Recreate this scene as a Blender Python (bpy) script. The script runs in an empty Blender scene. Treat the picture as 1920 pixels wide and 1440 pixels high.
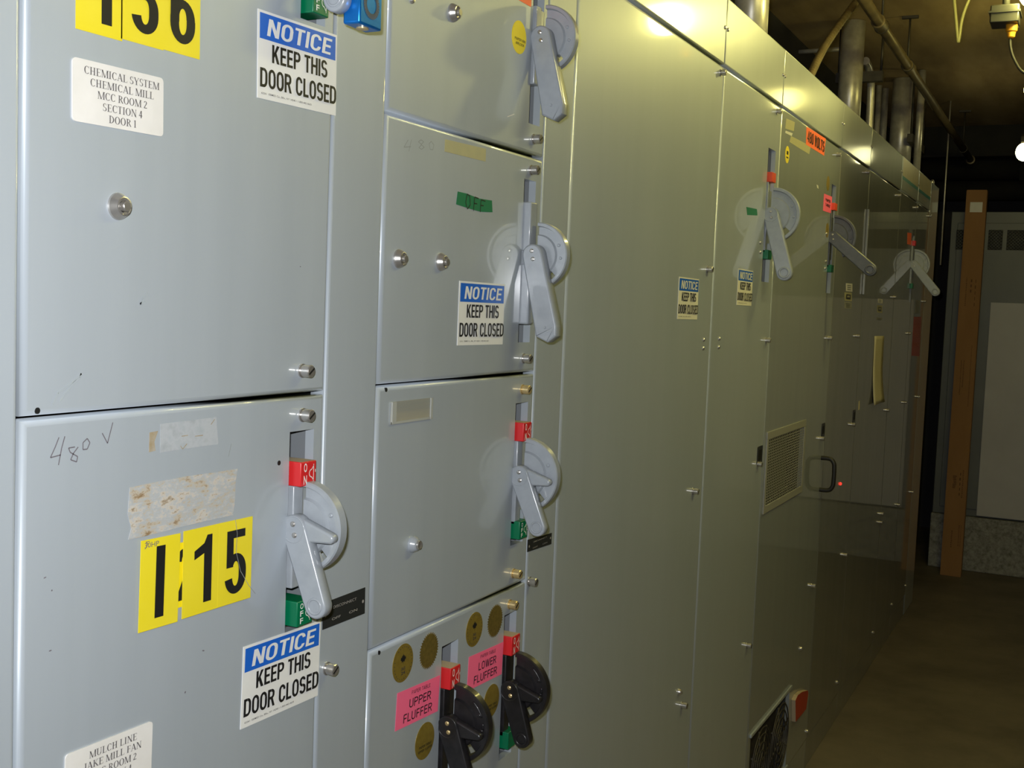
import bpy, bmesh, math, random
from mathutils import Vector, Matrix
random.seed(7)
scn = bpy.context.scene
COL = scn.collection
R = math.radians

# ------------------------------------------------------------------ camera
FPX, YAW, PITCH, ROLL = 2167.18, R(26.38511), R(4.08033), R(2.24876)
CAM = Vector((0.8, 0.0, 1.62))
Fw = Vector((-math.sin(YAW)*math.cos(PITCH), math.cos(YAW)*math.cos(PITCH), -math.sin(PITCH)))
r0 = Fw.cross(Vector((0, 0, 1))).normalized()
u0 = r0.cross(Fw)
Rt = math.cos(ROLL)*r0 + math.sin(ROLL)*u0
Up = -math.sin(ROLL)*r0 + math.cos(ROLL)*u0
cd = bpy.data.cameras.new('camera')
cam = bpy.data.objects.new('camera', cd)
COL.objects.link(cam)
cd.sensor_fit = 'HORIZONTAL'; cd.sensor_width = 36.0
cd.lens = FPX/1920*36.0
cd.clip_start = 0.02
M3 = Matrix((Rt, Up, -Fw)).transposed()
cam.matrix_world = Matrix.Translation(CAM) @ M3.to_4x4()
scn.camera = cam

def ray(px, py): return Fw*FPX + Rt*(px-960) - Up*(py-720)
def onx(px, py, x=0.0):
    d = ray(px, py); return CAM + d*((x-CAM.x)/d.x)
def ony(px, py, y):
    d = ray(px, py); return CAM + d*((y-CAM.y)/d.y)
def onz(px, py, z=0.0):
    d = ray(px, py); return CAM + d*((z-CAM.z)/d.z)

# ------------------------------------------------------------------ materials
def mat(name, col, rough=0.5, metal=0.0, coat=0.0, coat_rough=0.1, emit=None, estr=0.0, spec=0.5):
    m = bpy.data.materials.new(name); m.use_nodes = True
    b = m.node_tree.nodes['Principled BSDF']
    b.inputs['Base Color'].default_value = (*col, 1)
    b.inputs['Roughness'].default_value = rough
    b.inputs['Metallic'].default_value = metal
    b.inputs['Coat Weight'].default_value = coat
    b.inputs['Coat Roughness'].default_value = coat_rough
    b.inputs['Specular IOR Level'].default_value = spec
    if emit:
        b.inputs['Emission Color'].default_value = (*emit, 1)
        b.inputs['Emission Strength'].default_value = estr
    return m

def noise_mat(name, cols, scale=(1, 1, 1), nscale=5.0, detail=6.0, rough=0.5, metal=0.0, coat=0.0, coat_rough=0.1,
              bump=0.0, stops=(0.3, 0.7), bump_scale=None, rough_var=0.0, nrough=0.55):
    m = mat(name, cols[0], rough, metal, coat, coat_rough)
    nt = m.node_tree; N = nt.nodes; L = nt.links
    b = N['Principled BSDF']
    g = N.new('ShaderNodeNewGeometry')
    mp = N.new('ShaderNodeMapping'); mp.inputs['Scale'].default_value = scale
    L.new(g.outputs['Position'], mp.inputs['Vector'])
    n = N.new('ShaderNodeTexNoise'); n.inputs['Scale'].default_value = nscale
    n.inputs['Detail'].default_value = detail; n.inputs['Roughness'].default_value = nrough
    L.new(mp.outputs['Vector'], n.inputs['Vector'])
    cr = N.new('ShaderNodeValToRGB')
    cr.color_ramp.elements[0].position = stops[0]; cr.color_ramp.elements[0].color = (*cols[0], 1)
    cr.color_ramp.elements[1].position = stops[1]; cr.color_ramp.elements[1].color = (*cols[-1], 1)
    for i, c in enumerate(cols[1:-1]):
        e = cr.color_ramp.elements.new(stops[0] + (stops[1]-stops[0])*(i+1)/(len(cols)-1)); e.color = (*c, 1)
    L.new(n.outputs['Fac'], cr.inputs['Fac']); L.new(cr.outputs['Color'], b.inputs['Base Color'])
    if rough_var:
        mr = N.new('ShaderNodeMapRange')
        mr.inputs['To Min'].default_value = rough - rough_var; mr.inputs['To Max'].default_value = rough + rough_var
        L.new(n.outputs['Fac'], mr.inputs['Value']); L.new(mr.outputs['Result'], b.inputs['Roughness'])
    if bump:
        n2 = n
        if bump_scale:
            n2 = N.new('ShaderNodeTexNoise'); n2.inputs['Scale'].default_value = bump_scale
            n2.inputs['Detail'].default_value = 3
            L.new(g.outputs['Position'], n2.inputs['Vector'])
        bp = N.new('ShaderNodeBump'); bp.inputs['Strength'].default_value = bump; bp.inputs['Distance'].default_value = 0.01
        L.new(n2.outputs['Fac'], bp.inputs['Height']); L.new(bp.outputs['Normal'], b.inputs['Normal'])
    return m

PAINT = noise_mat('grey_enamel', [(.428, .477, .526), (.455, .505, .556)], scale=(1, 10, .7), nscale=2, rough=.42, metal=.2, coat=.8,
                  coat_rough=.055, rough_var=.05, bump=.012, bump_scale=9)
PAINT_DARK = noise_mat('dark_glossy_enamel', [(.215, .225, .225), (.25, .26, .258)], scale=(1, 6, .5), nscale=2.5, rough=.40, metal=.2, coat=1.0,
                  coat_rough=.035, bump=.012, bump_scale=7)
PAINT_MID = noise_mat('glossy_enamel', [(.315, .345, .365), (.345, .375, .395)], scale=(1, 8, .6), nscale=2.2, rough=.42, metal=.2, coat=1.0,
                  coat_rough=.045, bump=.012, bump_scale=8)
PAINT_TRIM = noise_mat('grey_trim_enamel', [(.43, .47, .50), (.47, .51, .54)], scale=(1, 3, .5), nscale=3, rough=.38, metal=.3, coat=.5,
                       coat_rough=.12, bump=.10, bump_scale=4)
PAINT_CAST = noise_mat('grey_cast_enamel', [(.30, .33, .365), (.345, .375, .41)], nscale=60, rough=.33, coat=.4, coat_rough=.12,
                       bump=.03)
BODY = mat('cabinet_interior_grey', (.035, .036, .038), .6)
RECESS = mat('slot_recess_grey', (.17, .185, .2), .5)
DARKCAST = noise_mat('dark_grey_cast', [(.075, .08, .095), (.10, .105, .12)], nscale=60, rough=.4, coat=.2)
BLACKCAST = noise_mat('black_phenolic', [(.010, .010, .011), (.022, .020, .022)], nscale=60, rough=.36, coat=.15, bump=.02)
RED = mat('red_plastic', (.62, .022, .025), .35)
GREEN = mat('green_plastic', (.0, .15, .062), .35)
ORANGE_RED = mat('faded_red_plastic', (.75, .08, .03), .4)
TAN = mat('dusty_tan_top', (.45, .36, .25), .8)
CHROME = noise_mat('nickel', [(.50, .48, .45), (.58, .56, .53)], nscale=80, rough=.28, metal=.8)
BRASS = noise_mat('brass', [(.62, .47, .22), (.72, .56, .28)], nscale=80, rough=.33, metal=.6)
BLACK = mat('black_ink', (.008, .008, .009), .55)
INK = mat('grey_black_ink', (.05, .045, .05), .6)
PLATEINK = mat('engraved_grey', (.11, .10, .105), .6)
WHITE = noise_mat('white_vinyl', [(.78, .78, .76), (.84, .84, .82)], nscale=14, rough=.42)
CREAM = noise_mat('cream_vinyl', [(.78, .75, .60), (.82, .79, .66)], nscale=14, rough=.45)
PLATEW = noise_mat('engraved_plate', [(.72, .70, .66), (.80, .78, .75)], nscale=25, rough=.38)
BLUE = mat('notice_blue', (.012, .13, .60), .4)
YELLOW = noise_mat('yellow_vinyl', [(.80, .66, .018), (.84, .70, .035)], nscale=20, rough=.4)
YELLOW2 = mat('bright_yellow_vinyl', (.95, .76, .01), .4)
PINK = mat('fluorescent_pink', (1.0, .15, .30), .6)
ORANGE = mat('fluorescent_orange', (1.0, .17, .06), .6)
GOLD = noise_mat('gold_foil', [(.30, .21, .035), (.38, .28, .05)], nscale=120, rough=.45, metal=.5)
GOLDD = noise_mat('dull_gold_foil', [(.17, .125, .03), (.26, .19, .045)], nscale=200, rough=.5, metal=.5)
GREENTAPE = mat('green_tape', (.004, .17, .075), .45)
OLDTAPE = noise_mat('old_tape', [(.46, .43, .24), (.42, .40, .24)], nscale=60, rough=.45)
GHOST = noise_mat('tape_residue', [(.36, .395, .425), (.42, .445, .475), (.33, .355, .38)], nscale=70, rough=.6)
BROWNRES = noise_mat('brown_residue', [(.30, .22, .10), (.4, .36, .3)], nscale=90, rough=.7)
PENCIL = mat('pencil', (.155, .14, .16), .6)
PENCIL2 = mat('faint_pencil', (.27, .285, .29), .6)
SMUDGE = mat('smudge', (.345, .385, .415), .6)
NAMEPL = mat('black_name_strip', (.022, .024, .024), .35)
SILVER_INK = mat('silver_ink', (.35, .33, .31), .4)
PADBLUE = noise_mat('blue_anodised', [(.005, .17, .60), (.01, .21, .66)], nscale=40, rough=.28, metal=.65)
TEAL = mat('teal_stripe', (.03, .22, .24), .4)
BEIGE = noise_mat('beige_nameplate', [(.52, .47, .30), (.60, .54, .36)], nscale=15, rough=.4, coat=.3)
PAPER = noise_mat('cream_paper', [(.66, .60, .38), (.72, .66, .44)], nscale=8, rough=.8)
REDSIGN = mat('red_sign', (.42, .05, .035), .45)
REDINK = mat('pale_red_ink', (.58, .16, .12), .5)
PERF = mat('perforated_plate', (.30, .30, .27), .45)
GALV = noise_mat('galvanised', [(.55, .52, .45), (.78, .75, .67)], nscale=26, rough=.36, metal=.45, rough_var=.06)
RUSTPIPE = noise_mat('brown_pipe', [(.13, .10, .055), (.22, .17, .09)], nscale=12, rough=.45, metal=.35)
NEARBLACK = noise_mat('near_black_overhead', [(.014, .013, .012), (.028, .025, .02)], nscale=6, rough=.8)  # near-black base colour for the beam and crossing pipes
DARKMETAL = noise_mat('dark_steel', [(.05, .045, .04), (.09, .08, .065)], nscale=20, rough=.5, metal=.4)
CARD = noise_mat('cardboard', [(.30, .155, .06), (.36, .19, .075)], scale=(1, 1, .3), nscale=8, rough=.85)
CARDINK = mat('cardboard_ink', (.14, .07, .03), .8)
LOCKER = noise_mat('locker_grey', [(.12, .13, .13), (.15, .16, .155)], nscale=4, rough=.45, coat=.1)
WPANEL = noise_mat('pale_grey_panel', [(.50, .50, .54), (.56, .56, .60)], nscale=4, rough=.55)
CONC = noise_mat('concrete_curb', [(.13, .13, .12), (.30, .30, .29), (.44, .43, .42)], nscale=38, detail=8, rough=.9, bump=.2,
                 stops=(.3, .75), nrough=.7)
FLOORM = noise_mat('floor_concrete', [(.105, .088, .064), (.165, .138, .102), (.215, .18, .132)], scale=(1, 1, 1), nscale=2.2,
                   detail=9, rough=.62, stops=(.3, .72), nrough=.65)
CEILM = noise_mat('stained_ceiling', [(.20, .135, .07), (.42, .31, .16), (.60, .47, .27)], scale=(1.5, .35, 1), nscale=2.4,
                  detail=7, rough=.8, stops=(.3, .75))
WALLM = noise_mat('dark_wall', [(.028, .027, .03), (.045, .043, .045)], nscale=3, rough=.8)
WALLR = noise_mat('brown_wall', [(.10, .085, .06), (.15, .125, .085)], nscale=1.5, rough=.7)
ORANGECONN = mat('orange_connector', (.55, .26, .02), .45)
RUBBER = mat('black_rubber', (.012, .011, .010), .5)
OLIVE = mat('olive_strap', (.25, .24, .10), .5)
LAMPGLASS = mat('lit_globe', (.9, .9, .8), .3, emit=(1.0, .90, .27), estr=190)
LAMPGLASS_FAR = mat('lit_far_globe', (.9, .9, .8), .3, emit=(1.0, .94, .45), estr=14)
LAMPGLASS_MID = mat('lit_middle_globe', (.9, .9, .8), .3, emit=(1.0, .90, .27), estr=26)
FILL_TUBE = mat('added_fill_tube', (.9, .9, .8), .3, emit=(1.0, .92, .34), estr=38)  # glow for the tubes of the added fill light
PILOTRED = mat('lit_red_pilot', (.6, .01, .01), .3, emit=(1, .05, .03), estr=1.2)

# ------------------------------------------------------------------ object helpers
WLOC = {}
def finish(bm, name, mats, parent=None, origin=None, recalc=False):
    if recalc: bmesh.ops.recalc_face_normals(bm, faces=bm.faces[:])
    me = bpy.data.meshes.new(name)
    vs = [v.co for v in bm.verts]
    lo = Vector((min(v[i] for v in vs) for i in range(3))); hi = Vector((max(v[i] for v in vs) for i in range(3)))
    c = origin if origin is not None else Vector(((lo.x+hi.x)/2, (lo.y+hi.y)/2, lo.z))
    bmesh.ops.translate(bm, verts=bm.verts[:], vec=-c)
    bm.to_mesh(me); bm.free()
    for m in (mats if isinstance(mats, (list, tuple)) else [mats]): me.materials.append(m)
    return place(name, me, c, parent)
def place(name, me, loc, parent=None):
    o = bpy.data.objects.new(name, me); COL.objects.link(o)
    loc = Vector(loc)
    if parent is not None:
        o.parent = parent; o.location = loc - WLOC[parent]
    else: o.location = loc
    WLOC[o] = loc
    return o
def thing(name, label, cat, loc, group=None):
    o = bpy.data.objects.new(name, None); COL.objects.link(o)
    o.empty_display_size = .05
    o.location = loc; WLOC[o] = Vector(loc)
    return tag(o, label, cat, group)
def tag(o, label, cat, group=None):
    o['label'] = label; o['category'] = cat
    if group: o['group'] = group
    return o
def struct(o): o['kind'] = 'structure'; return o

def box(bm, lo, hi, mi=0, bev=0.0, seg=2):
    vs = [bm.verts.new((x, y, z)) for x in (lo[0], hi[0]) for y in (lo[1], hi[1]) for z in (lo[2], hi[2])]
    idx = [(0, 1, 3, 2), (4, 6, 7, 5), (0, 4, 5, 1), (2, 3, 7, 6), (0, 2, 6, 4), (1, 5, 7, 3)]
    fs = [bm.faces.new([vs[i] for i in f]) for f in idx]
    for f in fs: f.material_index = mi
    if bev:
        es = list({e for f in fs for e in f.edges})
        r = bmesh.ops.bevel(bm, geom=es, offset=bev, segments=seg, affect='EDGES', profile=.5)
        for f in r['faces']: f.material_index = mi; f.smooth = True
    return fs
def quad(bm, pts, mi=0, smooth=False):
    f = bm.faces.new([bm.verts.new(p) for p in pts]); f.material_index = mi; f.smooth = smooth; return f
def tube(bm, pts, rad, seg=12, mi=0, caps=True, rads=None):
    pts = [Vector(p) for p in pts]; rings = []
    t0 = (pts[1]-pts[0]).normalized()
    a = t0.orthogonal().normalized()
    for i, p in enumerate(pts):
        t = (pts[min(i+1, len(pts)-1)] - pts[max(i-1, 0)]).normalized()
        a = (a - t*a.dot(t)).normalized(); b = t.cross(a)
        r = rads[i] if rads else rad
        rings.append([bm.verts.new(p + (a*math.cos(2*math.pi*k/seg) + b*math.sin(2*math.pi*k/seg))*r) for k in range(seg)])
    for i in range(len(rings)-1):
        for k in range(seg):
            f = bm.faces.new((rings[i][k], rings[i][(k+1) % seg], rings[i+1][(k+1) % seg], rings[i+1][k])); f.smooth = True; f.material_index = mi
    if caps:
        f = bm.faces.new(list(reversed(rings[0]))); f.material_index = mi
        f = bm.faces.new(rings[-1]); f.material_index = mi
def lathe(bm, origin, axis, prof, seg=24, mi=0, sharp=()):
    """prof: (radius, height along axis); each span keeps its own vertices so edges stay crisp"""
    origin = Vector(origin); ax = Vector(axis).normalized(); a = ax.orthogonal().normalized(); b = ax.cross(a)
    for (r1, h1), (r2, h2) in zip(prof[:-1], prof[1:]):
        def ring(r, h):
            if r < 1e-6: return [bm.verts.new(origin + ax*h)]
            return [bm.verts.new(origin + ax*h + (a*math.cos(2*math.pi*k/seg) + b*math.sin(2*math.pi*k/seg))*r) for k in range(seg)]
        A, B = ring(r1, h1), ring(r2, h2)
        for k in range(seg):
            k2 = (k+1) % seg
            if len(A) == 1: v = (A[0], B[k2], B[k]) if len(B) > 1 else None
            elif len(B) == 1: v = (A[k], A[k2], B[0])
            else: v = (A[k], A[k2], B[k2], B[k])
            if v:
                f = bm.faces.new(v); f.material_index = mi; f.smooth = True
def spline(pts, n=8):
    pts = [Vector(p) for p in pts]; out = []
    for i in range(len(pts)-1):
        p0 = pts[max(i-1, 0)]; p1 = pts[i]; p2 = pts[i+1]; p3 = pts[min(i+2, len(pts)-1)]
        for k in range(n):
            t = k/n
            out.append(.5*((2*p1) + (p2-p0)*t + (2*p0-5*p1+4*p2-p3)*t*t + (3*p1-p0-3*p2+p3)*t**3))
    out.append(pts[-1]); return out

def plate(bm, y0, y1, z0, z1, x=0.0, depth=.022, r=.005, holes=(), mi=0, seg=4):
    """sheet-metal door in the y-z plane facing +x with rolled edges and rectangular cut-outs"""
    rings = []
    for k in range(seg+1):
        a = math.pi/2*k/seg
        ins = r*(1-math.sin(a)); xx = x - r*(1-math.cos(a))
        rings.append((xx, ins))
    rings.append((x-depth, 0))
    prev = None
    for xx, ins in rings:
        q = [bm.verts.new((xx, y, z)) for y, z in ((y0+ins, z0+ins), (y1-ins, z0+ins), (y1-ins, z1-ins), (y0+ins, z1-ins))]
        if prev:
            for k in range(4):
                f = bm.faces.new((prev[k], q[k], q[(k+1) % 4], prev[(k+1) % 4])); f.smooth = True; f.material_index = mi
        prev = q
    ya, yb, za, zb = y0+r, y1-r, z0+r, z1-r
    ys = sorted({ya, yb, *[h[0] for h in holes], *[h[1] for h in holes]}); zs = sorted({za, zb, *[h[2] for h in holes], *[h[3] for h in holes]})
    ys = [y for y in ys if ya-1e-9 <= y <= yb+1e-9]; zs = [z for z in zs if za-1e-9 <= z <= zb+1e-9]
    V = {}
    def v(i, j):
        if (i, j) not in V: V[i, j] = bm.verts.new((x, ys[i], zs[j]))
        return V[i, j]
    for i in range(len(ys)-1):
        for j in range(len(zs)-1):
            cy, cz = (ys[i]+ys[i+1])/2, (zs[j]+zs[j+1])/2
            if any(h[0] < cy < h[1] and h[2] < cz < h[3] for h in holes): continue
            f = bm.faces.new((v(i, j), v(i+1, j), v(i+1, j+1), v(i, j+1))); f.material_index = mi
    for h in holes:
        a, b, c, d = h
        xb = x-.012
        for (p, q_) in (((a, c), (a, d)), ((a, d), (b, d)), ((b, d), (b, c)), ((b, c), (a, c))):
            f = quad(bm, [(x, *p), (x, *q_), (xb, *q_), (xb, *p)], mi)

# ------------------------------------------------------------------ lettering
_TC = {}
def text_geo(s, bold=0.0, shear=0.0, space=1.0):
    key = (s, bold, shear, space)
    if key in _TC: return _TC[key]
    cu = bpy.data.curves.new('t', 'FONT'); cu.body = s; cu.size = 1.0; cu.offset = bold; cu.shear = shear; cu.space_character = space
    cu.resolution_u = 3
    ob = bpy.data.objects.new('t', cu)
    me = bpy.data.meshes.new_from_object(ob)
    vs = [(v.co.x, v.co.y) for v in me.vertices]; fs = [tuple(p.vertices) for p in me.polygons]
    bpy.data.objects.remove(ob); bpy.data.curves.remove(cu); bpy.data.meshes.remove(me)
    x0 = min(v[0] for v in vs); x1 = max(v[0] for v in vs); y0 = min(v[1] for v in vs); y1 = max(v[1] for v in vs)
    _TC[key] = ([((x-x0)/(x1-x0), (y-y0)/(y1-y0)) for x, y in vs], fs)
    return _TC[key]

# serif letters: stems, bars, diagonals and bowls (cap height 1)
def _st(x, w, y0=0, y1=1, s=.09, top=True, bot=True):
    out = [[(x-w/2, y0), (x+w/2, y0), (x+w/2, y1), (x-w/2, y1)]]
    if bot: out.append([(x-w/2-s, y0), (x+w/2+s, y0), (x+w/2+s, y0+.04), (x-w/2-s, y0+.04)])
    if top: out.append([(x-w/2-s, y1-.04), (x+w/2+s, y1-.04), (x+w/2+s, y1), (x-w/2-s, y1)])
    return out
def _dg(x0, y0, x1, y1, w): return [[(x0-w/2, y0), (x0+w/2, y0), (x1+w/2, y1), (x1-w/2, y1)]]
def _bar(x0, x1, y, t=.05): return [[(x0, y-t/2), (x1, y-t/2), (x1, y+t/2), (x0, y+t/2)]]
def _arc(cx, cy, rx, ry, a0, a1, wv=.15, wh=.05, n=18):
    out = []
    for i in range(n):
        p = []
        for a, s in ((a0+(a1-a0)*i/n, 1), (a0+(a1-a0)*(i+1)/n, 1), (a0+(a1-a0)*(i+1)/n, 0), (a0+(a1-a0)*i/n, 0)):
            c, d = math.cos(R(a)), math.sin(R(a))
            p.append((cx + (rx - (0 if s else wv))*c, cy + (ry - (0 if s else wh))*d))
        out.append(p)
    return out
W = .14; T = .06
SER = {
 'I': (.42, _st(.21, W)), 'L': (.66, _st(.2, W) + _bar(.2, .62, .025) + _st(.61, .035, 0, .24, 0)),
 'H': (.84, _st(.2, W) + _st(.64, W) + _bar(.2, .64, .5)), 'E': (.70, _st(.2, W) + _bar(.2, .62, .975) + _bar(.2, .64, .025) + _bar(.2, .5, .52) + _st(.61, .035, .78, 1, 0) + _st(.63, .035, 0, .24, 0) + _st(.5, .03, .42, .62, 0)),
 'F': (.64, _st(.2, W) + _bar(.2, .6, .975) + _bar(.2, .5, .52) + _st(.59, .035, .78, 1, 0) + _st(.5, .03, .42, .62, 0)),
 'T': (.68, _st(.34, W, top=False) + _bar(.06, .62, .975) + _st(.07, .035, .78, 1, 0) + _st(.61, .035, .78, 1, 0)),
 'C': (.74, _arc(.40, .5, .34, .52, 45, 315) + _st(.655, .035, .70, .98, 0) + _st(.655, .03, .06, .22, 0)),
 'O': (.80, _arc(.40, .5, .36, .52, 0, 360, n=28)),
 'D': (.80, _st(.2, W) + _arc(.24, .5, .50, .5, -90, 90)), 'R': (.76, _st(.2, W) + _arc(.26, .74, .36, .26, -90, 90, .14) + _dg(.68, 0, .38, .5, .15) + _bar(.6, .76, .02, .04)),
 'M': (1.0, _st(.14, T) + _st(.86, W) + _dg(.5, 0, .17, 1, .14) + _dg(.5, 0, .84, 1, T)),
 'N': (.82, _st(.15, T) + _st(.68, T) + _dg(.68, 0, .17, 1, .15)),
 'A': (.80, _dg(.11, 0, .41, 1, T) + _dg(.69, 0, .40, 1, .15) + _bar(.2, .58, .33) + _bar(.0, .24, .02, .04) + _bar(.55, .82, .02, .04)),
 'Y': (.78, _st(.39, W, 0, .5, top=False) + _dg(.37, .45, .12, 1, .14) + _dg(.41, .45, .68, 1, T) + _bar(0, .27, .98, .04) + _bar(.56, .80, .98, .04)),
 'S': (.60, _arc(.30, .74, .23, .28, 40, 270, .12) + _arc(.30, .25, .25, .27, -140, 90, .13) + _st(.49, .035, .72, .98, 0) + _st(.08, .035, .02, .28, 0)),
 'U': (.80, _st(.18, W, .3, 1, bot=False) + _st(.66, T, .3, 1, bot=False) + _arc(.40, .32, .29, .34, 180, 360, .13)),
 'J': (.46, _st(.28, W, .2, 1, bot=False) + _arc(.17, .2, .18, .2, 180, 360, .13)),
 'K': (.82, _st(.2, W) + _dg(.27, .45, .64, 1, T) + _dg(.70, 0, .36, .55, .15) + _bar(.5, .78, .98, .04) + _bar(.56, .84, .02, .04)),
 '1': (.46, _st(.23, W, top=False) + _dg(.08, .86, .23, 1, .06)),
 '2': (.54, _arc(.26, .72, .22, .28, -30, 165, .13) + _dg(.10, .08, .40, .62, .11) + _bar(.05, .5, .05, .1)),
 '4': (.54, _st(.35, W, top=False, s=.02) + _bar(.02, .52, .30, .08) + _dg(.06, .3, .33, .98, T)), ' ': (.3, []),
}
def serif_line(s):
    x = 0; out = []
    for ch in s:
        w, polys = SER[ch]
        out += [[(px+x, py) for px, py in p] for p in polys]; x += w
    return out, x

def _ring(x0, x1, y0, y1, a0, a1, w, t, ry=.32, n=7):
    """part of a rounded letter bowl: angle a0..a1 (degrees, anticlockwise, 0 = right), straight sides between the corners"""
    rx = (x1-x0)/2
    ryi = max(ry-t, .04); rxi = max(rx-w, .02)
    angs = []
    k = math.floor(a0/90)
    while k*90 < a1:
        lo, hi = max(a0, k*90), min(a1, (k+1)*90)
        for i in range(n+1): angs.append((lo+(hi-lo)*i/n, k % 4))
        k += 1
    if a1-a0 >= 360: angs.append((a0+360, 0))
    def pt(a, q, inner):
        cx = x1-rx if q in (0, 3) else x0+rx
        cy = y1-ry if q in (0, 1) else y0+ry
        return (cx+(rxi if inner else rx)*math.cos(R(a)), cy+(ryi if inner else ry)*math.sin(R(a)))
    out = []
    for (a, q), (b, q2) in zip(angs[:-1], angs[1:]):
        P = [pt(a, q, 0), pt(b, q2, 0), pt(b, q2, 1), pt(a, q, 1)]
        ar = sum(m[0]*k_[1]-k_[0]*m[1] for m, k_ in zip(P, P[1:]+P[:1]))
        if abs(ar) > 1e-7: out.append(P)
    return out
def bold_glyph(ch, w, t):
    r = lambda a, b, c=0, d=1: [[(a, c), (b, c), (b, d), (a, d)]]
    o = .012
    if ch == 'N': return .60, r(0, w)+r(.60-w, .60)+[[(0, 1), (w*1.1, 1), (.60, 0), (.60-w*1.1, 0)]]
    if ch == 'O': return .60, _ring(0, .60, -o, 1+o, 0, 360, w, t)
    if ch == 'T': return .54, r(.27-w/2, .27+w/2)+r(0, .54, 1-t, 1)
    if ch == 'I': return w, r(0, w)
    if ch == 'C': return .59, _ring(0, .59, -o, 1+o, 2, 358, w, t)
    if ch == 'E': return .50, r(0, w)+r(0, .50, 1-t, 1)+r(0, .50, 0, t)+r(0, .46, .5-t/2+.01, .5+t/2+.01)
    if ch == 'F': return .48, r(0, w)+r(0, .48, 1-t, 1)+r(0, .44, .5-t/2, .5+t/2)
    if ch == 'L': return .48, r(0, w)+r(0, .48, 0, t)
    if ch == 'H': return .60, r(0, w)+r(.60-w, .60)+r(0, .6, .5-t/2, .5+t/2)
    if ch == 'K': return .62, r(0, w)+[[(w*.9, .28), (w*.9, .28+w*1.5), (.61-w*1.25, 1), (.61, 1)], [(.21, .45), (.345, .62), (.63, 0), (.63-w*1.25, 0)]]
    if ch in 'PR':
        g = r(0, w)+r(0, .29, 1-t, 1)+r(0, .29, .42, .42+t)+_ring(0, .58, .42, 1, 270, 450, w, t, .24)
        return (.57, g) if ch == 'P' else (.61, g+[[(.25, .46), (.25+w*1.05, .46), (.62, 0), (.62-w*1.1, 0)]])
    if ch == 'D': return .60, r(0, w)+r(0, .30, 1-t, 1)+r(0, .30, 0, t)+_ring(0, .60, 0, 1, 270, 450, w, t, .34)
    if ch == 'S': return .57, _ring(0, .56, .5-t*.5, 1+o, 8, 270, w, t, .25)+_ring(0, .57, -o, .5+t*.5, -172, 90, w, t, .25)
    if ch == 'U': return .60, r(0, w, .3, 1)+r(.60-w, .60, .3, 1)+_ring(0, .60, -o, 1, 180, 360, w, t)
    if ch == 'W': return .86, [[(0, 1), (w, 1), (.25+w/2, 0), (.25-w/2, 0)], [(.25-w/2, 0), (.25+w/2, 0), (.43+w/2, 1), (.43-w/2, 1)], [(.43-w/2, 1), (.43+w/2, 1), (.61+w/2, 0), (.61-w/2, 0)], [(.61-w/2, 0), (.61+w/2, 0), (.86, 1), (.86-w, 1)]]
    if ch == 'A': return .62, [[(0, 0), (w, 0), (.31+w/2, 1), (.31-w/2, 1)], [(.62-w, 0), (.62, 0), (.31+w/2, 1), (.31-w/2, 1)]]+r(.14, .48, .2, .2+t)
    if ch == 'B': return .59, r(0, w)+r(0, .3, 1-t, 1)+r(0, .3, 0, t)+r(0, .3, .5-t/2, .5+t/2)+_ring(0, .57, .5-t/2, 1, 270, 450, w, t, .22)+_ring(0, .59, 0, .5+t/2, 270, 450, w, t, .22)
    if ch == 'V': return .60, [[(0, 1), (w*1.1, 1), (.30+w*.55, 0), (.30-w*.55, 0)], [(.30-w*.55, 0), (.30+w*.55, 0), (.6, 1), (.6-w*1.1, 1)]]
    if ch == '3': return .56, _ring(0, .55, .5-t*.5, 1+o, -90, 172, w, t, .25)+_ring(0, .56, -o, .5+t*.5, -172, 90, w, t, .25)
    if ch == '6': return .57, _ring(0, .57, -o, .60, 0, 360, w, t, .27)+_ring(0, .56, -o, 1+o, 4, 181, w, t, .3)
    if ch == '5': return .57, r(.05, .53, 1-t, 1)+r(.04, .04+w*.9, .42, 1)+_ring(0, .57, -o, .63, -172, 140, w, t, .28)
    if ch == '2': return .56, _ring(0, .56, .42, 1+o, -30, 172, w, t, .27)+r(0, .55, 0, t)+[[(0, .0), (w*1.2, .0), (.55, .55), (.55-w*1.1, .55)]]
    if ch == '4': return .58, r(.36, .36+w)+r(0, .58, .22, .22+t)+[[(0, .22), (w*.95, .22), (.36+w*.4, 1), (.36, 1)]]
    if ch == '8': return .56, _ring(0, .55, .5-t*.5, 1+o, 0, 360, w, t, .25)+_ring(0, .56, -o, .5+t*.5, 0, 360, w, t, .25)
    if ch == '0': return .56, _ring(0, .56, -o, 1+o, 0, 360, w, t)
    return .22, []

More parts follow.
